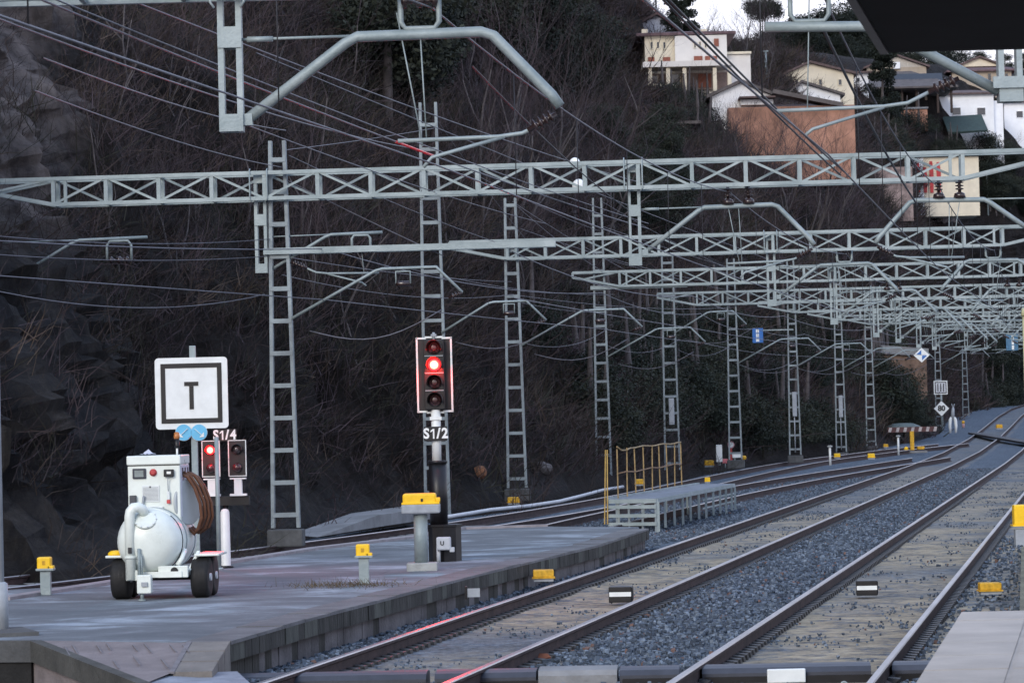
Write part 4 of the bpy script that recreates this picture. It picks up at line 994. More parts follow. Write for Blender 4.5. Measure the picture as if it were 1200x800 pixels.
for px, dx, lab in ((215.5, -1, 0), (233.5, 1, 0)):
    d_ = loc_t(px, 506.5); dm = MB().lathe([(.108, 0), (.108, .012)], (d_.x, -.02, d_.z), (0, -1, 0), 28).build('blue_disc', CYANP, tt)
    MB().lathe([(.112, 0), (.112, .008)], (d_.x, -.017, d_.z), (0, -1, 0), 28).build('disc_rim', WHITEP, dm)
    a = Vector((d_.x - dx * .055, -.036, d_.z + .05)); b = Vector((d_.x + dx * .035, -.036, d_.z - .03))
    ar = MB(); ar.bar(a, b, .006, .032, (0, -1, 0)); t_ = (b - a).normalized(); s__ = Vector((t_.z, 0, -t_.x))
    tipp = b + t_ * .045
    ar.add([b + s__ * .045, b - s__ * .045, tipp, b + s__ * .045 + Vector((0, -.004, 0)), b - s__ * .045 + Vector((0, -.004, 0)), tipp + Vector((0, -.004, 0))], [(0,1,2),(3,5,4),(0,3,4,1),(1,4,5,2),(2,5,3,0)]); ar.build('arrow', WHITEP, dm)
p = G(257, 667, .3); o = MB().cyl((0, 0, 0), (0, 0, (667 - 512) * p.y / F), .032, 10).lathe([(.07, 0), (.05, .03)], (0, 0, 0)).build('slim_post', GALV, None, p); tag(o, 'slim grey post standing just right of the white cart', 'post')
p = G(1, 741, .3); o = MB().cyl((0, 0, 0), (0, 0, 7), .045, 12).lathe([(.08, 0), (.08, .5), (.05, .52)], (0, 0, 0)).build('lamp_post', GREYP, None, p); tag(o, 'grey post at the extreme left edge of the picture', 'post')
p = D(1206, 480, 40); p.z = .1; o = MB().cyl((0, 0, 0), (0, 0, D(1199, 370, 40).z - .1), .055, 12).lathe([(.075, 0), (.05, .1)], (0, 0, D(1199, 370, 40).z - .1)).build('yellow_post', mat('pale yellow post', (.55, .55, .33), .5), None, p); tag(o, 'pale yellow post at the right edge of the picture', 'post')

# ------------------------------------------------------------------ white service cart
ct = G(190, 701, .3); kc = ct.y / F
cart = thing('service_cart', 'white two axle service cart with a round tank, control cabinet and brown hoses', 'cart', ct, -.07)
PANEL = mat('pale panel', (.62, .66, .66), .4, 0, .05, 5); GP = mat('cart grey panel', (.48, .50, .58), .35, 0, .08, 4)
# tank
tk = MB(); tc_ = (-.125, .0, .69)
tk.lathe([(.03, -.335), (.17, -.32), (.28, -.275), (.35, -.20), (.385, -.10), (.395, 0), (.395, .95), (.36, 1.05), (.2, 1.12), (.02, 1.13)], tc_, (0, 1, 0), 40); tank = tk.build('tank', CARTW, cart)
sm = MB(); sm.lathe([(.398, -.02), (.402, -.01), (.402, .02), (.398, .03)], tc_, (0, 1, 0), 40); sm.build('weld_seam', CARTW, tank)
nrm = Vector((0, -.72, .69)); hc = Vector((-.13, -.235, .935))
ht = MB(); ht.lathe([(.125, -.04), (.125, .012), (.135, .014), (.135, .034), (.12, .042), (.03, .048)], hc, nrm, 24); hat = ht.build('tank_hatch', CARTW, tank)
ux_ = Vector((1, 0, 0)); vx_ = nrm.normalized().cross(ux_)
for i in range(10):
    a = 2 * PI * i / 10; MB().lathe([(.010, 0), (.010, .018)], hc + nrm.normalized() * .034 + (ux_ * math.cos(a) + vx_ * math.sin(a)) * .127, nrm, 6).build('hatch_bolt', PANEL, hat)
for yy_ in (.22, .80): MB().lathe([(.398, 0), (.404, .004), (.404, .036), (.398, .04)], (tc_[0], yy_, tc_[2]), (0, 1, 0), 40).build('tank_strap', GALV, tank)
MB().tube([(-.125 + .39 * math.cos(a), -.02, .69 + .39 * math.sin(a)) for a in [math.radians(q) for q in range(-50, 60, 10)]], .012, 6).build('cable', DARKSTEEL, tank)
# cabinet
cb = MB(); cb.box((-.12, .58, 1.22), (.64, .62, .98), 0, 0, .012); cab = cb.build('cabinet', CARTW, cart)
MB().box((-.12, .58, 1.66), (.66, .64, .11), 0, 0, .012).build('cabinet_lid', CARTW, cab)
MB().box((-.12, .268, 1.598), (.64, .006, .012)).build('shadow_gap', DARKSTEEL, cab)
MB().box((.203, .58, 1.28), (.012, .56, .62), 0, 0, .004).build('side_panel', GP, cab)
for dz in (.04, ): MB().box((.211, .56, 1.22), (.006, .03, .2)).build('door_slot', DARKSTEEL, cab)
for dy in (-.18, 0, .18): MB().box((.211, .58 + dy, 1.52), (.008, .05, .08)).build('hinge', DARKSTEEL, cab)
fy = .268
sc_ = MB(); sc_.box((-.295, fy - .008, 1.50), (.165, .03, .125), 0, 0, .01); scr = sc_.build('screen', mat('screen bezel', (.03, .035, .05), .3), cab)
MB().box((-.295, fy - .026, 1.50), (.11, .006, .08)).build('display', mat('grey display', (.20, .24, .24), .15), scr)
MB().lathe([(.045, 0), (.045, .012), (.032, .014), (.032, .04), (.02, .046)], (-.125, fy, 1.51), (0, -1, 0), 16).build('stop_button', REDP, cab)
dv = MB(); dv.box((.07, fy - .025, 1.50), (.12, .06, .09), 0, 0, .01); dv = dv.build('card_reader', DARKSTEEL, cab); MB().box((.075, fy - .058, 1.505), (.05, .008, .03)).build('reader_label', WHITEP, dv)
hg = MB(); hg.tube([(.06, fy - .05, 1.45), (.055, fy - .03, 1.36), (.06, fy - .03, 1.27)], .006, 6); hg = hg.build('hanging_key', GREYP, cab)
MB().box((.06, fy - .03, 1.23), (.035, .02, .10), 0, 0, .006).build('key_tag', PANEL, hg); MB().box((.06, fy - .03, 1.155), (.045, .022, .045), 0, 0, .006).build('red_tab', REDP, hg)
gr = MB(); gr.box((-.16, fy - .004, 1.255), (.215, .012, .20), 0, 0, .003); gr = gr.build('vent_grille', PANEL, cab)
for i in range(11): MB().box((-.16, fy - .012, 1.175 + i * .0155), (.19, .006, .005)).build('vent_slat', GREYP, gr)
MB().box((-.165, fy - .012, 1.335), (.02, .006, .02)).build('maker_plate', DARKSTEEL, gr)
MB().box((-.16, fy - .012, 1.07), (.30, .05, .06), 0, 0, .008).build('ledge', PANEL, cab)
MB().box((-.375, fy - .02, 1.17), (.08, .06, .14), 0, 0, .008).build('socket_box', mat('dark grey plastic', (.06, .065, .075), .5), cab)
MB().cyl((-.27, fy - .02, 1.05), (-.24, fy - .05, 1.23), .014, 8).build('lever', GREYP, cab)
rg = MB(); rs = np.random.default_rng(3)
rv, rf = [], []
for i in range(9):
    for j in range(5): rv.append((-.30 + i * .022 + rs.uniform(-.008, .008), .36 + j * .03 + rs.uniform(-.008, .008), 1.722 + .05 * math.exp(-((i - 4) / 2.2) ** 2 - ((j - 2) / 1.3) ** 2) + rs.uniform(0, .022)))
for i in range(8):
    for j in range(4): rf.append((i*5+j, (i+1)*5+j, (i+1)*5+j+1, i*5+j+1))
rg.add(rv, rf, 0); o = rg.build('crumpled_cloth', mat('pale cloth', (.5, .53, .62), .9), None); o.matrix_world = Matrix.Translation(ct) @ Matrix.Rotation(-.07, 4, 'Z'); tag(o, 'crumpled pale cloth lying on top of the white cart cabinet', 'cloth')
bc = MB(); bc.cyl((.13, .5, 1.71), (.13, .5, 1.80), .013, 8); bc.build('beacon_stem', WHITEP, cart)
bc = MB(); bc.lathe([(.028, 0), (.032, .02), (.03, .11)], (.13, .5, 1.80), n=14); bcn = bc.build('beacon', BLACKP, cart)
MB().lathe([(.034, 0), (.038, .03), (.03, .075), (.01, .085)], (.13, .5, 1.91), n=14).build('beacon_lens', mat('amber beacon lens', (.42, .16, .05), .25), bcn)
# hose reel and hoses on the right flank
rl_ = MB(); rl_.lathe([(.27, 0), (.28, .01), (.28, .03), (.27, .04)], (.235, .50, 1.14), (.9, -.45, 0), 36); reel = rl_.build('reel_disc', mat('reel grey', (.36, .40, .42), .45, 0, .06, 4), cart)
HP = [(212, 554), (221, 559), (229, 572), (235, 590), (236, 606), (231, 619), (223, 626), (216, 620)]
for i in range(4):
    h = MB(); g_ = (i - 1.5) * .036
    h.tube([(((px - 190) * kc + g_ * (1 if j < 6 else .4)) , .40 + .05 * i + .02 * j, (701 - py) * kc - abs(g_) * .4 + .01 * math.sin(i * 3 + j)) for j, (px, py) in enumerate(HP)], .021, 8); h.build('hose', HOSE, reel)
# big white suction pipe at the left
pp = MB(); px0, py0 = -.315, -.30
pp.tube([(px0, py0, .25), (px0, py0, 1.0), (px0 + .012, py0, 1.06), (px0 + .05, py0, 1.105), (px0 + .10, py0 + .02, 1.11), (px0 + .145, py0 + .06, 1.08), (px0 + .16, py0 + .12, 1.02)], .062, 14); pipe = pp.build('suction_pipe', CARTW, cart)
MB().lathe([(.075, 0), (.075, .03)], (px0, py0, .50), n=16).build('pipe_flange', CARTW, pipe)
MB().box((px0 + .01, py0 - .07, .60), (.04, .04, .07)).build('valve', DARKSTEEL, pipe)
# chassis, mudguards, jack
ch = MB(); ch.box((-.02, .35, .30), (.62, 1.2, .07)); ch.box((-.30, -.27, .30), (.14, .10, .12)); ch.box((.18, -.2, .33), (.36, .06, .14), 0, 0, .01)
ch.bar((.36, -.1, .33), (.44, .1, .55), .04, .03); chs = ch.build('chassis', CARTW, cart)
MB().lathe([(.045, 0), (.045, .01)], (.20, -.235, .34), (0, -1, 0), 16).build('round_hole', DARKSTEEL, chs); MB().lathe([(.022, 0), (.022, .01)], (.08, -.235, .30), (0, -1, 0), 12).build('small_hole', DARKSTEEL, chs)
for sx, yl in ((-1, True), (1, False)):
    for yy_ in (.12, ):
        mg = MB(); mg.box((sx * .52 + (.04 if sx > 0 else 0), .15 + .1, .515), (.30, .62, .03), 0, 0, .01); mgo = mg.build('mudguard', CARTW, cart)
        if yl: MB().lathe([(.10, 0), (.095, .03), (.06, .055), (.01, .06)], (sx * .56, .05, .53), n=16).build('marker_lamp', YEL, mgo)
def wheel(x, y, r=.245, w=.20):
    ty = MB(); ty.lathe([(r * .62, -w / 2), (r * .93, -w / 2), (r, -w / 2 + .03), (r, w / 2 - .03), (r * .93, w / 2), (r * .62, w / 2)], (x, y, r), (1, 0, 0), 28); 
    wh = ty.build('wheel', RUBBER, cart)
    rm = MB(); rm.lathe([(r * .62, -w / 2 + .01), (r * .60, w / 2 - .005), (r * .5, w / 2 - .03), (r * .2, w / 2 - .02), (r * .18, w / 2 + .02)], (x, y, r), (1, 0, 0), 20); rm.build('rim', mat('wheel rim', (.5, .53, .56), .4, .3), wh)
    for dx in (-.05, 0, .05):
        MB().lathe([(r * .985, 0), (r * 1.004, .006), (r * .985, .012)], (x + dx, y, r), (1, 0, 0), 28).build('tread_groove', BLACKP, wh)
for x in (-.50, .47): wheel(x, .10); wheel(x, .52)
MB().cyl((-.5, .10, .245), (.5, .10, .245), .03, 8).build('axle', DARKSTEEL, chs); MB().cyl((-.5, .52, .245), (.5, .52, .245), .03, 8).build('axle', DARKSTEEL, chs)
jk = MB(); jk.cyl((-.20, -.36, .28), (-.20, -.36, .62), .020, 10); jk.cyl((-.165, -.36, .30), (-.175, -.36, .55), .012, 8); jack = jk.build('jack_stand', GALV, cart)
MB().box((-.13, -.40, .20), (.17, .12, .22), 0, 0, .012).build('coupling_head', CARTW, cart)
MB().box((-.12, -.47, .20), (.07, .04, .05)).build('coupling_pin', GREYP, jack); MB().cyl((-.165, -.40, .0), (-.165, -.40, .16), .022, 10).lathe([(.045, 0), (.045, .02)], (-.165, -.40, 0)).build('jack_foot', GALV, jack)
pv = MB(); pv.tube([(.22, -.14, .40), (.27, -.1, .48), (.29, .0, .58)], .03, 8); pv.build('drain_pipe', CARTW, tank)

# ------------------------------------------------------------------ yellow trackside boxes and markers
def yellow_post_box(px, py, pyl, label, w=.2, post=.06, big=False, pyh=None):
    p = G(px, py, .3); k = p.y / F; H = (py - pyl) * k
    t = thing('trackside_box', label, 'trackside box', p)
    if not big:
        hh = 15 * k
        MB().box((0, 0, (H - hh) / 2), (.13, .09, H - hh), 0, 0, .008).build('post', GALV, t)
        MB().box((0, 0, H - hh + .012), (w * 1.12, .17, .03), 0, 0, .006).build('flange', GALV, t)
        b = MB(); b.box((-.01, 0, H - hh * .45), (w * .86, .16, hh), 0, 0, .02); b.box((w * .35, -.02, H - hh * .8), (w * .4, .12, hh * .35), 0, 0, .01); bo_ = b.build('box', YEL, t)
        MB().box((-.01, -.082, H - hh * .4), (.04, .006, .05), 0, 0, .004).build('keyhole_plate', YELD, bo_)
    else:
        MB().box((0, 0, .045), (.42, .34, .13), 0, 0, .015).build('plinth', CONCL, t)
        MB().cyl((-.01, 0, .1), (-.01, 0, H - .30), .095, 20).build('post', GALV, t)
        MB().box((0, 0, H - .22), (.53, .36, .13), 0, 0, .02).build('tray', GREYP, t)
        b = MB(); b.box((-.015, 0, H - .085), (.46, .32, .15), 0, 0, .03); b.box((0, 0, H - .145), (.52, .36, .03), 0, 0, .008); b.box((.24, -.1, H - .10), (.06, .08, .06), 0, 0, .01); bo_ = b.build('lid', YEL, t)
        MB().box((.02, -.165, H - .10), (.03, .012, .04)).build('latch', DARKSTEEL, bo_)
    return t
yellow_post_box(54, 697, 653, 'yellow topped box on a short post left of the white cart')
yellow_post_box(427, 684, 638, 'yellow topped box on a short post among dry weeds on the platform')
yellow_post_box(495, 668, 577, 'wide yellow lidded box on a thick round post beside the tall red signal', big=True)
p = G(1199, 634, -.10); k = p.y / F
t = thing('trackside_box', 'bright yellow topped box on a grey post cut by the right edge of the picture', 'trackside box', p)
MB().box((0, 0, .05), (.30, .20, .34), 0, 0, .01).build('post', GREYP, t); b = MB(); b.box((0, 0, 31 * k), (.34, .26, 24 * k), 0, 0, .03); b.box((0, 0, 19 * k), (.40, .30, .03)); b.build('lid', YEL, t)
def lid_box(px, py, w, h, label, m=None, z=-.1, group=None):
    p = G(px, py, z); k = p.y / F; W_, H_ = w * k, h * k
    t = thing('ballast_box', label, 'trackside box', p, 0, group)
    b = MB(); b.box((0, 0, H_ * .62), (W_ * .9, W_ * .7, H_ * .75), 0, 0, H_ * .12); b.box((0, 0, H_ * .22), (W_, W_ * .8, H_ * .12)); b.build('lid', m or YEL, t)
    b = MB(); b.box((0, 0, H_ * .02), (W_ * .85, W_ * .65, H_ * .3)); b.build('tray', GREYP, t)
    return t
lid_box(637, 679, 27, 12, 'yellow lidded box in the ballast against the platform face', YELD, .05)
lid_box(1160, 694, 28, 12, 'worn yellow lidded box in the ballast beside the mossy ramp', YELD)
lid_box(602, 590, 16, 8, 'small yellow lidded box beyond the pale conduit, below a ladder column', YELD, .05)
lid_box(749, 568, 11, 7, 'small yellow box seen through the yellow railing', YELD, .1)
lid_box(831, 546, 12, 7, 'small dull yellow box left of the white cabinet', YELD, .1)
lid_box(829, 565, 7, 6, 'tiny yellow box just above the far end of the loading deck', YEL, 0)
lid_box(981, 536, 8, 5, 'tiny yellow box right of a short white post between the far tracks', YEL, 0)
lid_box(1021, 537, 9, 6, 'yellow point machine cover between the far tracks', YEL, 0)
lid_box(1038, 524, 6, 4, 'tiny dull yellow box left of the striped buffer board', YELD, .1)
lid_box(1171, 502, 8, 5, 'far yellow box on a pale base between the main tracks near the right edge', YELD, .05)
def beacon(px, py, w, h, label):
    p = G(px, py, -.17); k = p.y / F; W_, H_ = w * k, h * k
    t = thing('track_beacon', label, 'beacon', p, -.1)
    MB().box((0, 0, H_ / 2), (W_, W_ * 1.1, H_ * .96), 0, 0, .012).build('case', BLACKP, t)
    MB().box((0, -W_ * .555, H_ * .52), (W_ * .94, .008, H_ * .27)).build('white_stripe', WHITEP, t)
    MB().box((W_ * .5, 0, H_ * .52), (.012, W_ * .8, H_ * .8), 0, 0, .004).build('end_cap', DARKSTEEL, t)
beacon(728, 705, 27, 19, 'black box with a white stripe between the rails of the track by the platform')
beacon(1016, 697, 25, 18, 'black box with a white stripe between the rails of the rightmost track')
p = G(553, 702, .06); o = thing('wall_tag', 'small pale plate on a black bracket at the foot of the platform face', 'plate', p); k = p.y / F
MB().box((.02, -.03, 8 * k), (.17, .02, .11)).build('plate', GREYP, o); MB().box((-.07, .0, 8 * k), (.03, .10, .16)).build('bracket', BLACKP, o)
# rusty plate by the rail, weeds
o = MB().plate([(-.12, -.04), (-.02, -.07), (.13, -.03), (.10, .05), (-.05, .06)], G(631, 769, -.14), (1, 0, 0), (0, .9, .4), .02).build('rusty_scrap', mat('bright rust', (.19, .065, .03), .9, 0, .3, 12)); tag(o, 'rusty scrap lying against the rail near the duct', 'scrap')

# ------------------------------------------------------------------ steel loading deck with a yellow railing
d0, d1, d2, d3 = G(712, 614, -.0), G(770, 624, -.2), G(860, 600, -.2), G(810, 596, -.2)
dk = thing('loading_deck', 'raised steel loading deck on many thin legs with a bent yellow railing', 'deck', (d1.x, d1.y, -.2))
zt = D(770, 584, d1.y).z; ft = Vector((d1.x, d1.y, zt)); fl = D(712, 583, d1.y + .4); fl.z = zt
rt = D(860, 567, d2.y); rt.z = zt; fr2 = rt + (fl - ft) * .85
off = dk.location
DECK = mat('deck planks', (.17, .19, .22), .75, 0, .25, 3, .3, 12)
mb = MB(); mb.add([ft, rt, fr2, fl, ft - Vector((0, 0, .05)), rt - Vector((0, 0, .05)), fr2 - Vector((0, 0, .05)), fl - Vector((0, 0, .05))], [(0,1,2,3),(0,4,5,1),(1,5,6,2),(2,6,7,3),(3,7,4,0)]); mb.build('deck_floor', DECK, dk, off=off)
mb = MB(); mb.bar(ft - Vector((0, .02, .045)), rt - Vector((0, .02, .045)), .06, .09); mb.bar(ft - Vector((0, .04, .045)), fl - Vector((0, .04, .045)), .06, .09); mb.bar(fl, fr2, .05, .08); mb.build('edge_frame', GALV, dk, off=off)
LEGX = [0, .085, .19, .29, .385, .49, .585, .685, .78, .865, .95, 1.0]
for i, u in enumerate(LEGX):
    a = ft.lerp(rt, u); l = MB(); l.bar(a - Vector((-.02, 0, .06)), Vector((a.x + .02, a.y, -.25 + (.12 if i % 3 else 0))), .055 if i else .09, .055, (0, 1, 0)); l.build('leg', GALV, dk, off=off)
for u in (.1, .35, .6, .85, 1.0):
    a = fl.lerp(fr2, u); MB().bar(a, Vector((a.x, a.y, -.25)), .05, .05, (0, 1, 0)).build('leg', GALV, dk, off=off)
for u in (0, .27, .55, .8):
    a = ft.lerp(fl, u + .02); MB().bar(a + Vector((0, -.02, -.05)), Vector((a.x, a.y - .02, -.22)), .045, .045, (0, 1, 0)).build('leg', GALV2, dk, off=off)
for dz in (.17, .36, .54):
    MB().bar(ft + Vector((0, -.05, -dz)), fl + Vector((0, -.05, -dz)), .04, .075).build('front_rail', GALV, dk, off=off)
for dz in (.25, .45):
    MB().bar(ft.lerp(rt, .55) + Vector((0, .03, -dz)), rt + Vector((0, .03, -dz)), .03, .04).build('side_rail', GALV, dk, off=off)
# railing along the far side
ra, rb = fl + Vector((.25, .6, 0)), fr2 + Vector((-.45, -.3, 0))
toph = D(722, 526, ra.y).z - zt; RL = []
for i in range(9):
    u = i / 8; a = ra.lerp(rb, u); b = a + Vector((.02 * math.sin(i * 2), 0, toph * (1 + .008 * math.sin(i * 1.7))))
    MB().bar(a, b, .028, .028, (0, 1, 0)).build('railing_post', YELRAIL, dk, off=off)
tp = [ra.lerp(rb, i / 16) + Vector((0, 0, toph * (1 + .012 * math.sin(i * 1.3)) + (.05 if i == 0 else (-.05 if i in (1, 2) else 0)))) for i in range(17)]
MB().tube(tp, .018, 6).build('top_rail', YELRAIL, dk, off=off)
md = [ra.lerp(rb, i / 8) + Vector((0, 0, toph * .50 + .02 * math.sin(i * 2.1))) for i in range(9)]
MB().tube(md, .016, 6).build('middle_rail', mat('rusted railing', (.22, .13, .07), .7, .1, .3, 8), dk, off=off)
for px0_, px1_ in ((707, 709.5), (710.5, 711.5)):
    a = G(px0_ + 1.5, 614, -.0); b = D(px1_, 527, a.y); MB().bar(a, b, .026, .026, (0, 1, 0)).build('end_post', mat('yellow post', (.40, .27, .08), .5, 0, .2, 10) if px0_ == 707 else bpy.data.materials['yellow post'], dk, off=off)

# pale conduit beside the rock, low concrete wall
cp_ = [G(*q, .02) for q in ((520,606),(545,602),(575,597),(620,592.4),(656,587),(680,581),(706,574),(730,570))]
o = MB().tube(cp_, .048, 8).build('cable_conduit', mat('pale conduit', (.50, .52, .55), .5, 0, .1, 3)); tag(o, 'pale grey conduit running along the far side of the curving track', 'pipe')
w0, w1, w2_, w3_ = G(372, 629, .0), G(444, 617, .0), G(510, 607, .0), G(448, 606, .0)
o = MB(); n_ = Vector((-.7, 1.8, 0))
ws = D(444, 603, w1.y).z
o.add([w0, w1, w1 + Vector((0, 0, ws)), w0 + n_, w1 + n_, w1 + n_ + Vector((0, 0, ws))], [(0,1,2),(3,5,4),(0,2,5,3),(0,3,4,1)])
o.add([w1, w2_, w2_ + Vector((0, 0, ws)), w1 + Vector((0, 0, ws)), w1 + n_, w2_ + n_, w2_ + n_ + Vector((0, 0, ws)), w1 + n_ + Vector((0, 0, ws))], [(0,1,2,3),(3,2,6,7),(1,5,6,2),(4,7,6,5),(0,3,7,4)])
o = o.build('low_wall', CONC); tag(o, 'low concrete ramp and wall beyond the curving track, left of the tall signal', 'wall')

# ------------------------------------------------------------------ small trackside things further off
wc = G(843, 545, .1); k = wc.y / F
t = thing('trackside_cabinet', 'narrow white cabinet on a short foot by the far curve', 'cabinet', wc); MB().box((0, 0, 14 * k), (7 * k, .25, 20 * k), 0, 0, .01).build('case', WHITEP, t); MB().cyl((0, 0, 0), (0, 0, 5 * k), .06, 8).build('foot', GALV, t)
p = G(857, 541, .1); k = p.y / F
t = thing('stop_sign', 'faded red post with a round white sign, in front of a ladder column', 'sign', p); MB().box((-.02, 0, 9 * k), (3.6 * k, .08, 15 * k)).build('post', REDP, t)
d_ = MB().lathe([(4.2 * k, 0), (4.2 * k, .02)], (0, -.06, 20 * k), (0, -1, 0), 20).build('disc', mat('washed red', (.42, .22, .24), .5), t); MB().lathe([(3.0 * k, 0), (3.0 * k, .01)], (0, -.082, 20 * k), (0, -1, 0), 20).build('disc_face', WHITEP, d_)
p = G(850, 548, .05); k = p.y / F
t = thing('trackside_box', 'small pinkish red box on a thin post right of the white cabinet', 'trackside box', p); MB().cyl((0, 0, 0), (0, 0, 7 * k), .03, 6).build('post', GALV, t); MB().box((0, 0, 8 * k), (6 * k, .2, 5 * k), 0, 0, .01).build('box', mat('pink red', (.55, .16, .18), .5), t)
p = G(864, 546, .05); k = p.y / F
t = thing('trackside_box', 'small white box on a post in front of a ladder column', 'trackside box', p); MB().cyl((-.1, 0, 0), (-.1, 0, 11 * k), .04, 6).build('post', GALV, t); MB().box((0, 0, 12.5 * k), (11 * k, .25, 5 * k), 0, 0, .01).build('box', WHITEP, t)
p = G(872, 548, .05); k = p.y / F
t = thing('trackside_box', 'rounded yellow head on a thin post right of a ladder column', 'trackside box', p); MB().cyl((0, 0, 0), (0, 0, 10 * k), .03, 6).build('post', GALV, t); MB().lathe([(1.5 * k, -2.5 * k), (3 * k, -1.5 * k), (3 * k, 1 * k), (1.6 * k, 2.4 * k)], (0, 0, 12 * k), n=12).build('head', YELD, t)
for px, py, pt, lab in ((973, 545, 523, 'short white post with a round cap between the far tracks'), (1053, 533, 511, 'short white post just left of the yellow buffer post')):
    p = G(px, py, 0); k = p.y / F; t = thing('short_post', lab, 'post', p); MB().cyl((0, 0, 0), (0, 0, (py - pt) * k), .05, 8).build('shaft', WHITEP, t); MB().lathe([(.05, -.04), (.11, -.03), (.11, .03), (.05, .05)], (0, 0, (py - pt) * k), n=12).build('cap', CONCL, t)
bp_ = G(1069, 527, .05); k = bp_.y / F
t = thing('buffer_stop', 'buffer stop with a red and white striped board on a yellow post', 'buffer stop', bp_)
bz_ = 24 * k; bd = MB(); bd.box((-.4 * k, 0, bz_), (55 * k, .10, 6 * k)); bd = bd.build('striped_board', mat('dark red board', (.075, .032, .032), .6), t)
for i in range(7):
    x = (-26.5 + i * 8.8) * k; MB().plate([(x - 1.2 * k, -2.6 * k), (x + 2.2 * k, -2.6 * k), (x + 3.6 * k, 2.6 * k), (x + .2 * k, 2.6 * k)], (0, -.056, bz_), (1, 0, 0), (0, 0, 1), .008).build('white_stripe', mat('dirty white stripe', (.36, .33, .33), .7) if i == 0 else bpy.data.materials['dirty white stripe'], bd)
MB().box((0, 0, 11 * k), (4.5 * k, .2, 22 * k)).build('post', YELD, t); MB().box((10 * k, 0, 2.2 * k), (8 * k, .4, 3.6 * k), 0, 0, .03).build('foot', YELD, t); MB().lathe([(2.3 * k, 0), (2.6 * k, 2 * k), (1.2 * k, 4 * k)], (-7 * k, 0, 0), n=12).build('foot', YEL, t)
MB().box((6 * k, -.3, -2.2 * k), (20 * k, .5, 2.5 * k)).build('plinth', CONC, t)
sh = G(1061, 512, .2); t = thing('heap_shelter', 'low mound roofed with grey sheeting behind the striped buffer board', 'shelter', sh); k = sh.y / F
MB().lathe([(22 * k, 10 * k), (20 * k, 13 * k), (12 * k, 16 * k), (.1, 16.6 * k)], (0, 1, 0), n=18).build('roof_sheet', mat('grey green sheet', (.10, .13, .13), .7), t); MB().box((9 * k, 1, 6 * k), (16 * k, 1, 12 * k)).build('body', BLACKP, t)
# diamond 80 sign with the barred square above it
p = G(1104, 503, .0); k = p.y / F
t = thing('speed_sign', 'white diamond speed sign reading 80 with a barred square sign above it', 'sign', p)
MB().cyl((0, .05, 0), (0, .05, 58 * k), .05, 8).build('post', GALV, t)
dm = MB().plate([(-9.8 * k, 0), (0, -9.8 * k), (9.8 * k, 0), (0, 9.8 * k)], (0, 0, 24.5 * k), (1, 0, 0), (0, 0, 1), .03).build('diamond_board', BLACKP, t)
MB().plate([(-8.9 * k, 0), (0, -8.9 * k), (8.9 * k, 0), (0, 8.9 * k)], (0, -.02, 24.5 * k), (1, 0, 0), (0, 0, 1), .02).build('diamond_face', WHITEP, dm)
text_part('lettering', '80', 8.6 * k, BLACKP, dm, (0, -.045, 24.5 * k), .02)
sq = MB().box((-.3 * k, 0, 49 * k), (16 * k, .03, 16 * k)).build('square_board', WHITEP, t)
MB().box((-.3 * k, -.02, 49 * k), (13.6 * k, .014, 13.6 * k)).build('dark_border', BLACKP, sq); MB().box((-.3 * k, -.03, 49 * k), (11.6 * k, .014, 11.6 * k)).build('face', mat('grey white face', (.5, .52, .55), .5), sq)
for dx in (-3.6, -.3, 3.0): MB().box((dx * k, -.04, 49 * k), (1.1 * k, .012, 9.5 * k)).build('bar', BLACKP, sq)
p = G(1117, 507, .1); k = p.y / F
t = thing('trackside_stand', 'pale two legged stand with a grey forked mast, right of the diamond sign', 'stand', p)
for sx in (-1, 1):
    m_ = MB(); m_.tube([(sx * 3.2 * k, 0, 0), (sx * 3.6 * k, 0, 8 * k), (sx * 3.0 * k, 0, 15 * k), (sx * 1.2 * k, 0, 18 * k)], [1.2 * k, 1.7 * k, 2.0 * k, 1.8 * k], 10); m_.build('leg', WHITEP, t)
MB().tube([(0, 0, 16 * k), (.3 * k, 0, 25 * k), (.8 * k, 0, 30 * k)], [2.5 * k, 2.0 * k, 1.2 * k], 10).build('mast', GREYP, t)
for sx in (-1, 1): MB().tube([(.8 * k, 0, 29 * k), (.8 * k + sx * 1.8 * k, 0, 34 * k)], .5 * k, 6).build('fork', GREYP, t)
p = G(1129, 501, .1); k = p.y / F; t = thing('short_post', 'tiny pinkish post with a yellow cap right of the forked stand', 'post', p); MB().cyl((0, 0, 0), (0, 0, 5 * k), .09, 8).build('shaft', mat('pinkish paint', (.4, .25, .25), .6), t); MB().lathe([(1.8 * k, 0), (1.8 * k, 2.4 * k), (.5 * k, 3.4 * k)], (0, 0, 5 * k), n=10).build('cap', YELD, t)
# hanging signs
def hang_sign(px, py, Y, label):
    p = D(px, py, Y); t = thing('hanging_sign', label, 'sign', p); return t, Y / F
t, k = hang_sign(1080, 416, 154, 'small white and blue diamond sign hanging from a far portal beam')
dm = MB().plate([(-9.5 * k, 0), (0, -8.5 * k), (9.5 * k, 0), (0, 8.5 * k)], (0, 0, 0), (1, 0, 0), (0, 0, 1), .03).build('board', WHITEP, t)
MB().plate([(-6.5 * k, .5 * k), (-.4 * k, .5 * k), (-.4 * k, 6 * k)], (0, -.02, 0), (1, 0, 0), (0, 0, 1), .014).build('blue_quarter', BLUEP, dm); MB().plate([(6.5 * k, -.5 * k), (.4 * k, -.5 * k), (.4 * k, -6 * k)], (0, -.02, 0), (1, 0, 0), (0, 0, 1), .014).build('blue_quarter', BLUEP, dm)
MB().cyl((0, .04, 0), (0, .04, gz(154) + BEAM_Z - .25 - t.location.z), .025, 6).build('hanger', GALV, t)
t, k = hang_sign(888, 393, 138, 'blue sign with white marks on a side arm left of a boxed column')
bl = MB().box((0, 0, 0), (12.5 * k, .04, 17 * k), 0, 0, .008).build('board', BLUEP, t)
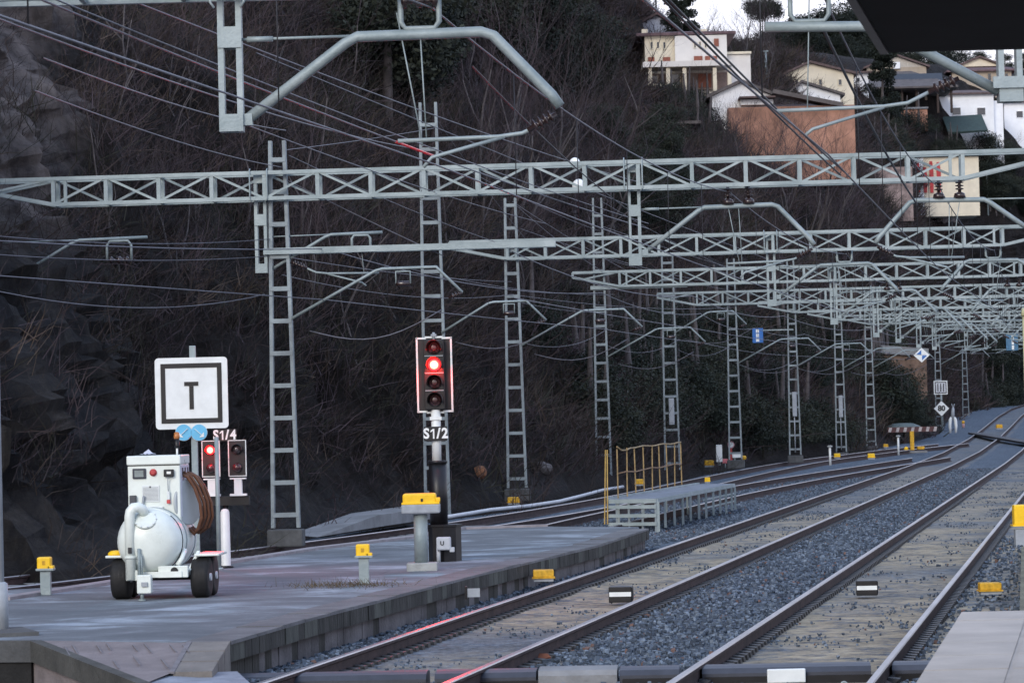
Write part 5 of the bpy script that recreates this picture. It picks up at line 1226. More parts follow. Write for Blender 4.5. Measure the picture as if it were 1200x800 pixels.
for dz, w_ in ((5.2, 3.6), (0, 3.4), (-5.2, 3.8)): MB().box((-.3 * k, -.026, dz * k), (w_ * k, .012, 4.0 * k)).build('white_mark', WHITEP, bl)
MB().bar((5 * k, .05, 6 * k), (42 * k, .05, 6 * k), .05, .05).build('side_arm', GALV, t)
t, k = hang_sign(1186, 401, 170, 'blue sign with a broken white bar hanging near the right edge')
bl = MB().box((0, 0, 0), (14 * k, .04, 19 * k), 0, 0, .008).build('board', mat('dusk blue sheet', (.06, .16, .27), .4), t)
for dz in (6, 0, -6): MB().box((.8 * k, -.026, dz * k), (2.6 * k, .012, 5.0 * k)).build('white_mark', WHITEP, bl)
MB().cyl((-4 * k, .05, 0), (-4 * k, .05, gz(170) + BEAM_Z - .25 - t.location.z), .025, 6).build('hanger', GALV, t)

# ------------------------------------------------------------------ station canopy at the top right
cz = 4.55; ce = ray(1042, 62); yc = (cz - CH) / ce.z; xc = ce.x * yc; cx0 = xc - TS * yc
def cxx(y): return cx0 + TS * y
can = thing('station_canopy', 'dark station canopy whose underside fills the top right corner', 'canopy', (cxx(yc) + 3, yc, .55))
CANB = mat('near black canopy underside', (.006, .006, .007), .8, 0, .3, 3, spec=.1)  # underside coloured an even near black
def slab(y0, y1, x1, z0, z1, a=0.0): return [(cxx(y0) + a, y0, z0), (x1, y0, z0), (x1, y1, z0), (cxx(y1) + a, y1, z0), (cxx(y0) + a, y0, z1), (x1, y0, z1), (x1, y1, z1), (cxx(y1) + a, y1, z1)]
SL = [(0,1,2,3),(4,7,6,5),(0,4,5,1),(1,5,6,2),(2,6,7,3),(3,7,4,0)]
MB().add(slab(-14, yc, 15, cz, cz + .08), SL).build('roof_underside', CANB, can, off=can.location)
MB().add(slab(-14, yc + .03, 15.2, cz + .083, cz + .26, -.10), SL).build('roof_slab', DARKSTEEL, can, off=can.location)
MB().bar((cxx(yc) - .03, yc, cz + .035), (cxx(-14) - .03, -14, cz + .035), .05, .09).build('edge_trim', mat('brown trim', (.06, .05, .05), .5), can, off=can.location)
for yy_ in (14, 4):
    MB().cyl((cxx(yy_) + 3.4, yy_, .56), (cxx(yy_) + 3.4, yy_, cz), .11, 14).build('column', DARKSTEEL, can, off=can.location)
# ------------------------------------------------------------------ the town on the hill
HW = mat('white render wall', (.86, .87, .87), .8, 0, .05, 1.2)
HC = mat('cream render wall', (.76, .68, .52), .8, 0, .08, 1.0)
HV_ = mat('pale villa wall', (.76, .72, .66), .8, 0, .06, 1.0)
HTAN = mat('tan render wall', (.42, .35, .27), .85, 0, .1, 1.0)
HOR = mat('orange brick wall', (.36, .19, .13), .85, 0, .35, .5)
TILE = mat('weathered roof tile', (.12, .085, .08), .85, 0, .3, 2.5, .4, 9)
TILEP = mat('purple brown roof tile', (.14, .09, .095), .85, 0, .3, 2.5, .4, 9)
SLATE = mat('grey roofing sheet', (.115, .10, .095), .8, 0, .25, 1.6, .3, 9)
SHUT = mat('red brown shutter', (.27, .09, .055), .7, 0, .15, 4)
PANE = mat('dark window pane', (.03, .035, .045), .15, 0, .1, 2, spec=.8)
GRN = mat('dark green awning', (.035, .06, .055), .7, 0, .2, 3)
class House:
    def __init__(s, px, py, label, cat='house', yaw=0.0, dist=None, name='house'):
        h = D(px, py, dist) if dist else hit(px, py)
        s.k = h.y / F; s.px, s.py = px, py
        s.root = thing(name, label, cat, h, yaw)
    def c(s, px, py, y=0.0): return Vector(((px - s.px) * s.k + (py - s.py) * s.k * -.0, y, -(py - s.py) * s.k + (px - s.px) * s.k * -.0248))
    def body(s, x0, x1, yt, depth, m, y=0.0, yb=None, name='wall'):   # a block of masonry by its picture edges
        a, b = s.c(x0, yt), s.c(x1, yt); zb = -2.2 if yb is None else s.c(x0, yb).z
        zt = (a.z + b.z) / 2
        return MB().box(((a.x + b.x) / 2, y + depth / 2, (zt + zb) / 2), (b.x - a.x, depth, zt - zb)).build(name, m, s.root)
    def gable(s, x0, x1, yt, ya, depth, m, mr, y=0.0, xa=None, over=.4, th=.22):
        a, b = s.c(x0, yt), s.c(x1, yt); z = (a.z + b.z) / 2; zc = s.c((x0 + x1) / 2, ya).z; xc = (a.x + b.x) / 2 if xa is None else s.c(xa, ya).x
        mb = MB(); mb.add([(a.x, y, z), (b.x, y, z), (xc, y, zc), (a.x, y + depth, z), (b.x, y + depth, z), (xc, y + depth, zc)], [(0,1,2),(3,5,4),(0,2,5,3),(1,4,5,2),(0,3,4,1)])
        g = mb.build('gable_wall', m, s.root)
        rf = MB(); n = Vector((0, 0, th))
        for e, q in ((a, -1), (b, 1)):
            sl = (zc - z) / (xc - e.x) if abs(xc - e.x) > .01 else 0
            p0, p1 = Vector((e.x + q * over, 0, z + sl * q * over + .03)), Vector((xc, 0, zc + .03))
            vs = [Vector((p0.x, y - over, p0.z)), Vector((p1.x, y - over, p1.z)), Vector((p1.x, y + depth + over, p1.z)), Vector((p0.x, y + depth + over, p0.z))]
            if q > 0: vs = [vs[1], vs[0], vs[3], vs[2]]
            rf.add(vs + [v + n for v in vs], [(0,3,2,1),(4,5,6,7),(0,1,5,4),(1,2,6,5),(2,3,7,6),(3,0,4,7)])
        rf.build('roof', mr, s.root); return g
    def hip(s, x0, x1, ye, yt, depth, mr, ridge=.35, y=0.0, over=.5, name='roof'):
        a, b = s.c(x0, ye), s.c(x1, ye); z = (a.z + b.z) / 2; zt = s.c((x0 + x1) / 2, yt).z; cx = (a.x + b.x) / 2; hw = (b.x - a.x) / 2 * ridge
        vs = [(a.x - over, y - over, z), (b.x + over, y - over, z), (b.x + over, y + depth + over, z), (a.x - over, y + depth + over, z),
              (a.x - over, y - over, z + .2), (b.x + over, y - over, z + .2), (b.x + over, y + depth + over, z + .2), (a.x - over, y + depth + over, z + .2),
              (cx - hw, y + depth / 2, zt), (cx + hw, y + depth / 2, zt)]
        return MB().add(vs, [(0,3,2,1),(0,1,5,4),(1,2,6,5),(2,3,7,6),(3,0,4,7),(4,5,9,8),(6,7,8,9),(5,6,9),(7,4,8)]).build(name, mr, s.root)
    def win(s, x0, x1, y0, y1, m=None, y=0.0, shutter=False):
        a, b = s.c(x0, y1), s.c(x1, y0); cx, cz, w, h = (a.x + b.x) / 2, (a.z + b.z) / 2, b.x - a.x, b.z - a.z
        if shutter: return MB().box((cx, y - .06, cz), (w, .12, h)).build('shutter', SHUT, s.root)
        f = MB()
        for q in (-1, 1): f.box((cx + q * w / 2, y - .03, cz), (.05, .12, h + .05)); f.box((cx, y - .032, cz + q * h / 2), (w, .13, .05))
        f = f.build('window', m or HC, s.root); MB().box((cx, y - .005, cz), (w, .05, h)).build('pane', PANE, f); return f
    def boxp(s, name, x0, x1, y0, y1, dep, m, y=0.0, parent=None):
        a, b = s.c(x0, y1), s.c(x1, y0); return MB().box(((a.x + b.x) / 2, y + dep / 2, (a.z + b.z) / 2), (abs(b.x - a.x), dep, abs(b.z - a.z))).build(name, m, parent or s.root)
# villa
v = House(792, 112, 'pale three storey villa with a brown hipped roof, balcony and porch columns', 'villa')
v.body(757, 792, 42, 9, HC); v.body(792, 853, 42, 9.4, HV_, -.4)  # warm light on the left face is put into its creamier wall colour
v.hip(755, 856, 41.5, 28, 9, TILEP, .3)
for x in (759.5, 830): v.boxp('chimney', x - 3.5, x + 3.5, 28, 40, 1, HC, 3.0)
for x in (765, 772.5, 780): v.win(x - 1.6, x + 1.6, 49, 57, y=0)
for x in (815.5, 821.5, 828): v.win(x - 1.2, x + 1.2, 49.5, 57, y=-.4)
for a, b in ((760.5, 768), (778, 786.5)): v.win(a, b, 67, 78, y=0, shutter=True)
for a, b in ((814, 824), (827, 833), (835, 841)): v.win(a, b, 66.5, 74, y=-.4, shutter=True)
v.win(838, 843.5, 46, 55, y=-.4, shutter=True)
v.boxp('balcony', 752, 855, 76, 85, 3.0, HV_, -3.4); v.boxp('porch_wall', 757, 790, 103, 112, .4, HC, -3.1)
for x in (760, 781, 800, 835, 852): v.boxp('porch_column', x - 2.2, x + 2.2, 85, 112, .6, HC, -3.2)
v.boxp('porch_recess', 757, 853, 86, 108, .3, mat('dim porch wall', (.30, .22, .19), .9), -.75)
v.win(764, 771, 90, 105, y=-.8); v.win(783, 797, 88, 102, y=-.8); v.boxp('garage_door', 818, 833, 88, 104, .1, SHUT, -.86)
v.body(855, 882, 62, 8, HV_, 1.0, name='annex_wall'); v.boxp('annex_parapet', 853, 883, 58.5, 62, 8.3, HC, .8)
h = House(766, 60, 'grey gabled roof showing behind the left end of the villa', dist=v.root.location.y + 26)
h.body(746, 790, 31, 10, mat('blue grey wall', (.40, .42, .47), .8)); h.gable(746, 790, 31, 18, 10, mat('blue grey gable', (.42, .44, .5), .8), TILE, xa=771)
# white and orange building below
b = House(918, 178, 'long building with a bare orange wall and a white gabled side, behind bare trees', 'building', dist=222)
b.body(836, 905, 112, 12, HW, 0); b.gable(836, 905, 112, 97, 12, HW, SLATE)
b.body(853, 1000, 127, 9, HOR, -1.6, name='orange_wall'); b.boxp('white_band', 868, 906, 118, 125, .8, HW, -1.2); b.boxp('lean_to_roof', 866, 908, 115, 118, 2.2, TILE, -1.9)
b.body(906, 985, 121, 8, mat('grey upper wall', (.25, .24, .26), .85, 0, .2, 1), .6, name='upper_wall')
a0, a1 = b.c(905, 110, -1), b.c(986, 126, -1); MB().bar(a0, a1, 2.2, .3, (0, 0, 1)).build('sloping_roof', SLATE, b.root)
# white gable and yellow house behind
w = House(950, 124, 'white house end with a dark sloping roof edge in front of the yellow house'); w.body(922, 985, 112, 8, HW); w.gable(922, 985, 112, 97, 8, HW, SLATE, xa=940)
y_ = House(958, 116, 'broad yellow house with a low gable and a square chimney'); y_.body(918, 1001, 88, 11, HC); y_.gable(918, 1001, 88, 74, 11, HC, TILE, xa=950)
y_.boxp('chimney', 944, 951, 71, 80, 1, HC, 2)
for x in (934, 962, 985): y_.win(x - 2, x + 2, 93, 100, y=0)
o = House(1008, 108, 'small white house between the yellow house and the big grey roof'); o.body(998, 1018, 86, 7, HW); o.hip(997, 1019, 86, 82, 7, TILE, .5); o.win(1004, 1008, 91, 96, HW)
# big grey roof on posts
s = House(1060, 132, 'open sided building under a very broad grey hipped roof with a dark skylight', 'building')
s.hip(1004, 1118, 104, 76, 13, SLATE, .30, 0); s.boxp('fascia', 1004, 1118, 104, 107, .4, mat('dark fascia', (.05, .045, .045), .8), -.5)
sk = s.c(1071, 91, 3.0); MB().box(sk, (7.5, .6, 1.5), 0, 0, 0, Matrix.Rotation(-.55, 3, 'X')).build('skylight', PANE, s.root)
for x in (1012, 1058, 1075, 1100, 1116): s.boxp('post', x - 1.2, x + 1.2, 105, 132, .4, mat('dark timber', (.05, .035, .03), .8) if x == 1012 else bpy.data.materials['dark timber'], .2)
s.body(1006, 1052, 110, 8, HW, 3, name='rear_wall'); s.body(1052, 1086, 129, 3, HOR, -.6, name='brick_wall'); s.boxp('brick_coping', 1051, 1087, 126, 129, 1.0, CONC, -.8)
g = House(1050, 96, 'cream gabled house whose roof peak shows above the broad grey roof'); g.body(1016, 1086, 79, 10, HTAN); g.gable(1016, 1086, 79, 66, 10, mat('beige gable', (.5, .46, .40), .85), TILE)
g.boxp('white_sign', 1047, 1055, 73, 81, .2, HW, -.3)
# tan house, white house
t_ = House(1155, 108, 'tan house with a purple brown roof and a pale gable, behind the white block'); t_.body(1116, 1186, 84, 9, HTAN); t_.hip(1114, 1188, 84, 72, 9, TILEP, .6); t_.gable(1127, 1178, 75, 65, 6, HC, TILE, 2.5)
for x in (1160, 1180): t_.win(x - 2, x + 2, 86, 96, HTAN)
w2h = House(1132, 172, 'large white windowless looking block with a dark green awning at its foot'); w2h.body(1085, 1166, 111, 11, HW); w2h.body(1166, 1178, 117, 10, HW, .8); w2h.hip(1087, 1168, 111, 100, 11, TILE, .6)
for x in (1122, 1151): w2h.win(x - 5, x + 5, 126, 135, HW)
a0, a1 = w2h.c(1104, 150, -3), w2h.c(1150, 147, -3); MB().bar(a0, a1, 4.5, .25, (0, -.55, 1)).build('awning', GRN, w2h.root)
w3 = House(1200, 176, 'white house cut by the right edge of the picture'); w3.body(1178, 1232, 120, 9, HW); w3.hip(1178, 1232, 120, 108, 9, TILE, .5); w3.win(1192, 1200, 130, 138, HW)
pk = House(797, 164, 'small pinkish hut with a grey roof among dark bushes', 'hut'); pk.body(787, 806, 146, 5, mat('pink render', (.40, .27, .25), .85)); pk.hip(786, 813, 146, 138, 5, SLATE, .5); pk.win(799, 803, 149, 157, HV_)
yw = House(1108, 230, 'low yellow wall with a white end and four red banners', 'building', name='bannered_wall', dist=338); yw.body(1082, 1148, 184, 5, HC); yw.body(1069, 1083, 185, 5.2, HW, -.1, name='white_end'); yw.boxp('roof', 1067, 1150, 178, 184, 6.5, TILE, -.5)
for x, t0 in ((1076.5, 191), (1084.5, 196), (1092, 189), (1100.5, 190)):
    q = yw.c(x, (t0 + 226) / 2, -.16); hh = (226 - t0) * yw.k
    MB().plate([(-2.1 * yw.k, hh / 2), (-2.5 * yw.k, hh * .2), (-1.9 * yw.k, -hh / 2), (1.9 * yw.k, -hh / 2), (2.5 * yw.k, hh * .15), (1.2 * yw.k, hh / 2)], q, (1, 0, 0), (0, 0, 1), .06).build('red_banner', mat('red banner', (.50, .05, .05), .6, 0, .2, 2) if x < 1080 else bpy.data.materials['red banner'], yw.root)
rb = House(1036, 232, 'pinkish rubble retaining wall left of the red banners', 'wall', name='retaining_wall')
STONE = mat('pinkish rubble', (.28, .215, .195), .9, 0, .5, 1.3, .6, 5); rb.body(1000, 1070, 196, 3, STONE)
rw = House(1062, 466, 'ruined brown stone wall half buried in bushes beyond the far columns', 'wall', name='stone_wall', dist=min(hit(x, y).y for x in (1034, 1060, 1086) for y in (415, 440, 462)) - 2.0)
RST = mat('brown stone masonry', (.155, .105, .08), .9, 0, .5, .9, .7, 4)
a0 = [rw.c(1032, 411), rw.c(1060, 411), rw.c(1087, 415), rw.c(1087, 462), rw.c(1070, 480), rw.c(1044, 480), rw.c(1032, 440)]
MB().plate([(p.x, p.z) for p in a0], (0, .6, 0), (1, 0, 0), (0, 0, 1), 1.2).build('masonry', RST, rw.root)
MB().bar(rw.c(1030, 409, .5), rw.c(1089, 413, .5), 1.5, .5).build('coping', CONC, rw.root)
tp_ = hit(1102, 262); tpk = tp_.y / F
mb = MB(); rs = np.random.default_rng(5); vs, fs = [], []
for i in range(11):
    for j in range(9):
        u, v_ = i / 10 - .5, j / 8
        vs.append((u * 42 * tpk * (1 - .35 * v_), -1.0 + 2.0 * v_ + rs.uniform(-.3, .3), 26 * tpk * v_ * (1 - .8 * u * u) + rs.uniform(-.25, .25)))
for i in range(10):
    for j in range(8): fs.append((i*9+j, (i+1)*9+j, (i+1)*9+j+1, i*9+j+1))
mb.add(vs, fs, 0, True); o = mb.build('tarpaulin', mat('pale tarpaulin', (.42, .40, .43), .7, 0, .25, 1), None, tp_); tag(o, 'pale crumpled tarpaulin spread on the bank below the red banners', 'tarpaulin')
for px, py, pt, lab in ((1158, 250, 198, 'slim street lamp pole right of the yellow wall'), (898, 92, 60, 'slim pale pole on the hill right of the villa annex'), (1141, 232, 212, 'short pale green post at the right end of the yellow wall')):
    h = hit(px, py); k = h.y / F; MB_ = MB().cyl((0, 0, -1), (0, 0, (py - pt) * k), .10, 8).box((0, 0, (py - pt) * k), (.5, .25, .12)); o = MB_.build('lamp_pole', GALV, None, h); tag(o, lab, 'pole')
# ------------------------------------------------------------------ trees, shrubs and brush
BARK = mat('grey bark', (.085, .075, .075), .9, 0, .3, 3)
BARKP = mat('pale bark', (.085, .076, .078), .9, 0, .3, 3)
TWIG = mat('bare twigs', (.045, .035, .039), .9, 0, .3, .4)
TWIGP = mat('purple brown twigs', (.062, .045, .051), .9, 0, .3, .4)
LEAFD = mat('dark evergreen leaves', (.007, .012, .009), .8, 0, .4, .5, col2=(.018, .026, .016))
LEAFM = mat('grey green leaves', (.014, .020, .014), .8, 0, .4, .5, col2=(.036, .042, .028))
def bare_mesh(seed, height, trunk_mat, spread=.55, depth=5):
    r = random.Random(seed); tr, tw = MB(), MB()
    def grow(p, d, L, rad, lev):
        pts = [p]; rr = [rad]
        for i in range(3):
            d = (d + Vector((r.gauss(0, .12), r.gauss(0, .12), r.gauss(.06, .08)))).normalized(); pts.append(pts[-1] + d * L / 3); rr.append(rad * (1 - .14 * (i + 1)))
        (tr if lev < 2 else tw).tube(pts, rr, 6 if lev < 2 else 3, 0, caps=False)
        if lev >= depth: return
        k = 3 if lev < 3 else r.choice((2, 3, 3))
        for j in range(k):
            q = pts[-1] if j == 0 else pts[r.choice((1, 2, 2, 3))]
            sd_ = Vector((r.gauss(0, 1), r.gauss(0, 1), r.gauss(.15, .5))).normalized()
            nd = (d * (1 if j == 0 else .75) + sd_ * (spread * (.5 if j == 0 else 1.15))).normalized()
            grow(q, nd, L * r.uniform(.62, .86), rad * (.62 if j == 0 else .46), lev + 1)
    grow(Vector((0, 0, -.4)), Vector((r.gauss(0, .08), r.gauss(0, .08), 1)).normalized(), height * .34, height * .0095, 0)
    return tr, tw
def leaf_crown(seed, kind, n_cl=46, n_lf=62, size=.30):
    r = np.random.default_rng(seed); C = []
    while len(C) < n_cl:
        p = r.uniform(-1, 1, 3)
        if kind == 'round' and np.linalg.norm(p) < 1 and np.linalg.norm(p) > .25: C.append((p[0] * 2.6, p[1] * 2.6, 4.2 + p[2] * 2.9, 1.0))
        if kind == 'cone': z = (p[2] + 1) / 2; w = 1.7 * (1 - z) ** .8 + .12; C.append((p[0] * w, p[1] * w, .6 + z * 8.2, .62 * (1.15 - z * .7)))
        if kind == 'pine' and p[0] ** 2 + p[1] ** 2 < 1: C.append((p[0] * 3.4, p[1] * 3.4, 7.0 + p[2] * .9 * (1 - .5 * (p[0] ** 2 + p[1] ** 2)), .95))
        if kind == 'bush' and p[2] > -.3 and np.linalg.norm(p) < 1: C.append((p[0] * 1.9, p[1] * 1.9, .5 + max(0, p[2]) * 2.0, .8))
    V, Fq = [], []
    for cx, cy, cz_, rad in C:
        q = r.normal(0, 1, (n_lf, 3)); q /= np.linalg.norm(q, axis=1)[:, None]; q *= (r.uniform(0, 1, n_lf) ** .45)[:, None] * rad
        q *= [1.15, 1.15, .8]; q += [cx, cy, cz_]
        u = r.normal(0, 1, (n_lf, 3)); u /= np.linalg.norm(u, axis=1)[:, None]; w = np.cross(u, r.normal(0, 1, (n_lf, 3))); w /= np.linalg.norm(w, axis=1)[:, None]
        s1 = r.uniform(.5, 1.15, (n_lf, 1)) * size; s2 = s1 * r.uniform(.35, .7, (n_lf, 1)); b0 = len(V) * 4
        for a in range(n_lf): V.append(np.stack([q[a] - u[a] * s1[a], q[a] - w[a] * s2[a], q[a] + u[a] * s1[a], q[a] + w[a] * s2[a]]))
    V = np.concatenate(V); Fq = np.arange(len(V)).reshape(-1, 4); return V, Fq
PROTO = {}
def proto(key, make):
    if key not in PROTO: PROTO[key] = make()
    return PROTO[key]
def mesh_of(mb, name, m):
    o = mb.build(name, m); me = o.data; bpy.data.objects.remove(o); return me
def np_me(V, Q, name, m):
    o = np_mesh(name, V, Q, m); me = o.data; bpy.data.objects.remove(o); return me
BARE = []
for i in range(5):
    tr, tw = bare_mesh(20 + i, 8.0, None, .5 + .06 * i); BARE.append((mesh_of(tr, 'trunk', [BARKP if i in (1, 3) else BARK]), mesh_of(tw, 'crown', [TWIGP if i % 2 else TWIG])))
EVER = {}
for i, kd in enumerate(('round', 'round', 'cone', 'pine', 'bush', 'bush')):
    V, Q = leaf_crown(40 + i, kd, 52 if kd != 'bush' else 24, 300 if kd != 'bush' else 240, .115 if kd != 'bush' else .085)
    tk_ = MB(); tk_.tube([(0, 0, -.5), (.1, 0, 2), (-.05, .1, 4.5 if kd != 'pine' else 7.2)], [.2, .16, .06], 7, caps=False)
    EVER.setdefault(kd, []).append((mesh_of(tk_, 'trunk', [BARK]), np_me(V, Q, 'crown', [LEAFD if i % 2 == 0 else LEAFM])))
    EVER[kd].append((EVER[kd][-1][0], np_me(V, Q, 'crown', [LEAFM if i % 2 == 0 else LEAFD])))
rt_ = random.Random(99)
def plant(p, meshes, sc, label, cat, group, name, sz=1.0, wd=1.0):
    t = thing(name, label, cat, p, rt_.uniform(0, 6.28), group); t.scale = (sc * wd, sc * wd, sc * sz)
    for me, nm_ in zip(meshes, ('trunk', 'crown')):
        o = bpy.data.objects.new(nm_, me); COL.objects.link(o); o.parent = t
    return t
LB = ('bare leafless tree among the brush of the dark hillside', 'tree', 'bare trees on the dark hillside', 'bare_tree')
LP = ('bare purplish tree standing between the railway and the town houses', 'tree', 'bare trees below the town', 'bare_tree')
LE = ('dark evergreen tree on the dark upper hillside', 'tree', 'evergreens on the dark hillside', 'evergreen_tree')
LR = ('dark evergreen tree on the skyline and among the houses', 'tree', 'evergreens around the houses', 'evergreen_tree')
LS = ('dark evergreen shrub at the foot of the slope beyond the tracks', 'shrub', 'evergreen shrubs at the foot of the slope', 'evergreen_shrub')
def scatter(n, xr, yr, fn, ok=None):
    k = 0; guard = 0
    while k < n and guard < n * 20:
        guard += 1; px, py = rt_.uniform(*xr), rt_.uniform(*yr)
        if ok and not ok(px, py): continue
        h = hit(px, py, 0) if BV.ray_cast(CO, ray(px, py).normalized(), 1500)[0] is not None else None
        if h is None or h.y < 50: continue
        fn(h); k += 1
bare = lambda lab, a, b_: (lambda h: plant(h - Vector((0, 0, .2)), rt_.choice(BARE), rt_.uniform(a, b_), *lab))
ever = lambda lab, kd, a, b_: (lambda h: plant(h - Vector((0, 0, .2)), rt_.choice(EVER[kd]), rt_.uniform(a, b_), *lab))
scatter(22, (110, 330), (60, 330), bare(LB, .3, .6))
scatter(34, (330, 620), (20, 420), bare(LB, .35, .7))
scatter(34, (560, 760), (90, 330), bare(LB, .7, 1.25), lambda x, y: y > 60 + max(0, x - 690) * 1.6)
scatter(16, (760, 860), (195, 330), bare(LP, .4, .7))
scatter(20, (850, 1000), (185, 300), bare(LP, .5, .85))
scatter(10, (1000, 1070), (215, 300), bare(LP, .6, .9))
scatter(12, (870, 1000), (70, 100), bare(LP, .7, 1.1), lambda x, y: not (915 < x < 1003))
scatter(7, (1085, 1195), (178, 200), bare(LP, .4, .6))
scatter(26, (390, 690), (0, 150), ever(LE, 'round', .6, 1.1))
scatter(18, (690, 800), (140, 290), ever(LE, 'round', .3, .55), lambda x, y: y > 165)
scatter(9, (800, 840), (118, 180), ever(LR, 'bush', .6, 1.0)); scatter(7, (750, 835), (116, 132), ever(LR, 'bush', .5, .8))
scatter(10, (1020, 1090), (150, 196), ever(LR, 'bush', .7, 1.1)); scatter(4, (1090, 1130), (174, 182), ever(LR, 'bush', .5, .8))
scatter(7, (1158, 1215), (205, 260), ever(LR, 'round', .6, .9))
for px, py, kd, sc in ((1036, 148, 'cone', 1.25), (800, 100, 'cone', 1.1)):
    plant(hit(px, py), EVER[kd][0], sc, 'dark pointed conifer in front of the broad grey roof' if px > 1000 else 'narrow dark conifer rising behind the villa roof', 'tree', None, 'conifer')
for i in range(22):
    px = 838 + i * 7.6 + rt_.uniform(-3, 3); p = D(px, 185, rt_.uniform(198, 216)); zb = drop(p.x, p.y); sc = max(.35, (D(px, rt_.uniform(100, 135), p.y).z - zb) / 8.2)
    plant(Vector((p.x, p.y, zb - .2)), rt_.choice(BARE), min(sc, 1.3), *LP)
# skyline belt behind the houses
def sky_tree(px, py_top, dist, kd, lab, label=None):
    p = D(px, py_top, dist); zb = drop(p.x, p.y); H = {'round': 7.6, 'pine': 8.2, 'cone': 9.0, 'bare': 8.0}[kd]
    sc = max(.4, (p.z - zb) / H); m = rt_.choice(BARE) if kd == 'bare' else rt_.choice(EVER[kd])
    plant(Vector((p.x, p.y, zb - .2)), m, sc, label or lab[0], lab[1], None if label else lab[2], lab[3], 1.0, .55 if kd == 'pine' else 1.0)
sky_tree(893, -4, 430, 'pine', LR, 'umbrella pine with a dark flat crown at the top of the hill')
for px, pt in ((868, 44), (884, 40), (905, 24), (918, 20), (932, 12), (946, 8), (960, 2), (975, -2), (990, -4), (1004, 2), (1016, 20), (1030, 30), (1046, 44), (1064, 48), (1084, 52), (1104, 50), (1124, 54), (1150, 56), (1176, 58), (1198, 60), (925, 40), (955, 34), (985, 36), (1010, 50)):
    sky_tree(px, pt, rt_.uniform(405, 470), 'round', LR)
for px, pt in ((858, 34), (870, 30), (880, 34), (846, 30), (900, 45), (913, 50)): sky_tree(px, pt, rt_.uniform(400, 440), 'bare', LP)
for px, pt in ((812, -10), (822, 2), (797, 4)): sky_tree(px, pt, 415, 'bare', LP)
for px, pt in ((704, -34), (712, -10), (722, 14), (735, 36), (745, 62), (757, 96), (698, -50), (690, -50)):
    sky_tree(px, pt, rt_.uniform(235, 262), 'bare', LB)
# shrubs at the slope's foot
scatter(56, (690, 1015), (395, 520), lambda h: plant(h - Vector((0, 0, .3)), rt_.choice(EVER['bush']), rt_.uniform(.5, 1.0), *LS))
scatter(44, (1020, 1195), (395, 490), lambda h: plant(h - Vector((0, 0, .3)), rt_.choice(EVER['bush']), rt_.uniform(.7, 1.3), *LS), lambda x, y: not (1024 < x < 1098 and y < 470) and not (1048 < x < 1150))
for px in range(1030, 1072, 7): p = D(px, 474 + rt_.uniform(-4, 8), rw.root.location.y - 3); plant(p - Vector((0, 0, 1.2)), rt_.choice(EVER['bush']), rt_.uniform(.45, .75), *LS)
scatter(16, (1090, 1150), (395, 450), lambda h: plant(h + Vector((-.5, 2.5, -.3)), rt_.choice(EVER['bush']), rt_.uniform(.6, .9), *LS))
scatter(12, (560, 800), (340, 480), lambda h: plant(h - Vector((0, 0, .3)), rt_.choice(EVER['bush']), rt_.uniform(.4, .8), *LS))

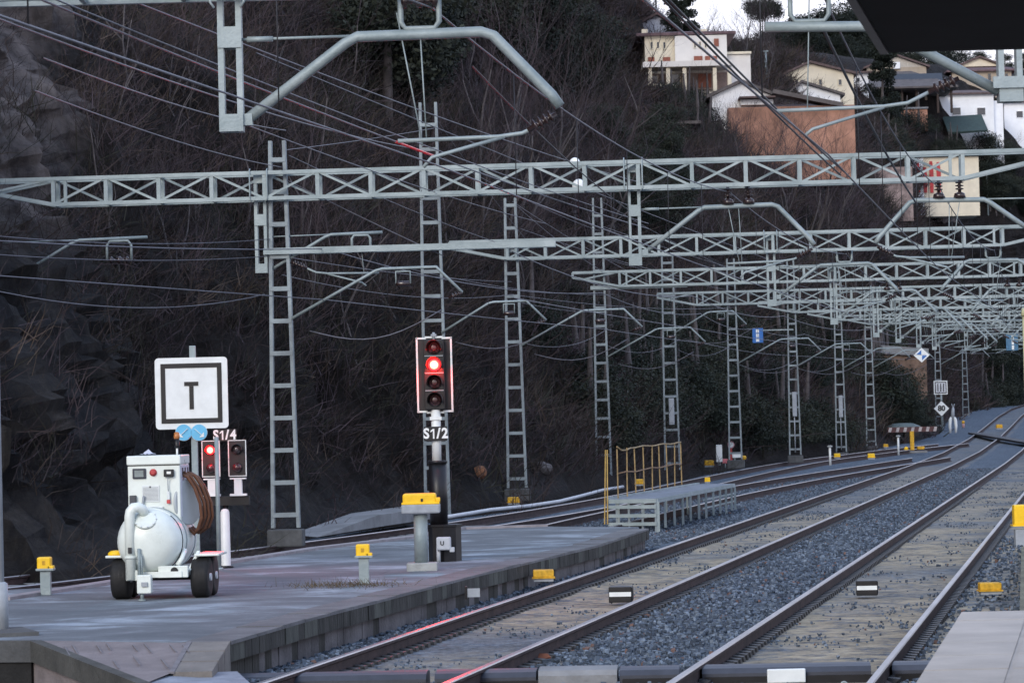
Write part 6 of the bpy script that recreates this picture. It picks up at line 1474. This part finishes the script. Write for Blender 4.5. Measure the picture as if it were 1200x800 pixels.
# dead brush that covers the hillside
def brush():
    me = hill.data; nf = len(me.polygons)
    cen = np.empty(nf * 3); me.polygons.foreach_get('center', cen); cen = cen.reshape(-1, 3)
    ar = np.empty(nf); me.polygons.foreach_get('area', ar)
    rk = np.array(RK); vi = Q_h; rkf = rk[vi].mean(1)
    y = cen[:, 1]
    wgt = ar * np.clip(1.05 - rkf * 1.0, .04, 1) * (y > 48) * (y < 345) * np.where(y < 130, 1.0, .55) * (cen[:, 2] < 48) * np.where(y < 100, 2.2, 1.0)
    px = 600 + F * cen[:, 0] / y; wgt *= (px > -60) & (px < 1260)
    wgt *= np.where(cen[:, 2] - np.interp(y, GY, GZ) < .4, .15, 1)
    k = 19000; fi = RNG.choice(nf, k, p=wgt / wgt.sum())
    base = cen[fi] + RNG.normal(0, .25, (k, 3)); dist = base[:, 1]
    ns = 16; n = k * ns
    b = np.repeat(base, ns, 0) + RNG.normal(0, .18, (n, 3)); ds_ = np.repeat(dist, ns)
    d = RNG.normal(0, .55, (n, 3)); d[:, 2] = np.abs(RNG.normal(.75, .4, n)); d[:, 0] += .25; d /= np.linalg.norm(d, axis=1)[:, None]
    L = np.repeat(RNG.uniform(.5, 1.7, k), ns) * RNG.uniform(.5, 1.15, n) * np.clip(ds_ / 95, .8, 1.35)
    w = np.clip(ds_ * .00013, .007, .035) * RNG.uniform(.6, 1.4, n)
    side = np.cross(d, RNG.normal(0, 1, (n, 3))); side /= np.linalg.norm(side, axis=1)[:, None]
    mid = b + d * (L * .55)[:, None]; d2 = d + RNG.normal(0, .28, (n, 3)); d2[:, 2] -= .15; tip_ = mid + d2 * (L * .5)[:, None]
    sw = side * w[:, None]
    V = np.stack([b - sw, b + sw, mid + sw * .7, mid - sw * .7, tip_ + sw * .15, tip_ - sw * .15], 1).reshape(-1, 3)
    o6 = np.arange(n)[:, None] * 6
    Qb = np.stack([o6 + np.array([0, 1, 2, 3]), o6 + np.array([3, 2, 4, 5])], 1).reshape(-1, 4)
    tone = np.repeat(RNG.choice(4, k, p=[.42, .28, .2, .1]), ns); mi = np.repeat(tone, 2)
    ms = [mat('dead brush brown', (.040, .029, .027), .95, 0, .3, .5), mat('dead brush purple', (.056, .041, .046), .95, 0, .3, .5), mat('dead brush olive', (.030, .030, .021), .95, 0, .3, .5), mat('dead grass', (.070, .052, .040), .95, 0, .3, .5)]
    o = np_mesh('dead_brush', V, Qb, ms, mi); tag(o, 'tangle of dead brush and dry grass covering the hillside', 'undergrowth', kind='stuff')
brush()
# weeds on the platform
def weeds():
    n = 420; r = RNG; c = G(405, 686, .3)
    b = np.stack([c.x + r.normal(0, .35, n), c.y + r.normal(0, .30, n), np.full(n, .3)], 1)
    d = r.normal(0, .5, (n, 3)); d[:, 2] = np.abs(r.normal(.6, .3, n)); L = r.uniform(.03, .12, n)
    s = np.cross(d, r.normal(0, 1, (n, 3))); s /= np.linalg.norm(s, axis=1)[:, None]; s *= .004
    V = np.stack([b - s, b + s, b + d * L[:, None] + s * .3, b + d * L[:, None] - s * .3], 1).reshape(-1, 3)
    o = np_mesh('weeds', V, np.arange(n * 4).reshape(-1, 4), mat('dry weeds', (.10, .075, .045), .95, 0, .3, 2)); tag(o, 'low dry weeds round the foot of a short post on the platform', 'weeds', kind='stuff')
weeds()

for px, py, sz_, m_, lab in ((561, 553, .24, mat('orange stained rock', (.22, .10, .05), .9, 0, .3, 4), 'orange stained boulder in the brush right of the tall red signal'), (636, 548, .3, mat('pale loose rock', (.12, .11, .11), .9, 0, .3, 4), 'small pale rock in the brush right of a ladder column')):
    h = hit(px, py); bm = bmesh.new(); bmesh.ops.create_icosphere(bm, subdivisions=2, radius=sz_)
    for v_ in bm.verts: v_.co *= 1 + .35 * noise.noise(v_.co * 3 + Vector((px, 0, 0))); v_.co.z *= .75
    me = bpy.data.meshes.new('boulder'); bm.to_mesh(me); bm.free(); me.materials.append(m_)
    o = bpy.data.objects.new('boulder', me); COL.objects.link(o); o.location = h; tag(o, lab, 'boulder')
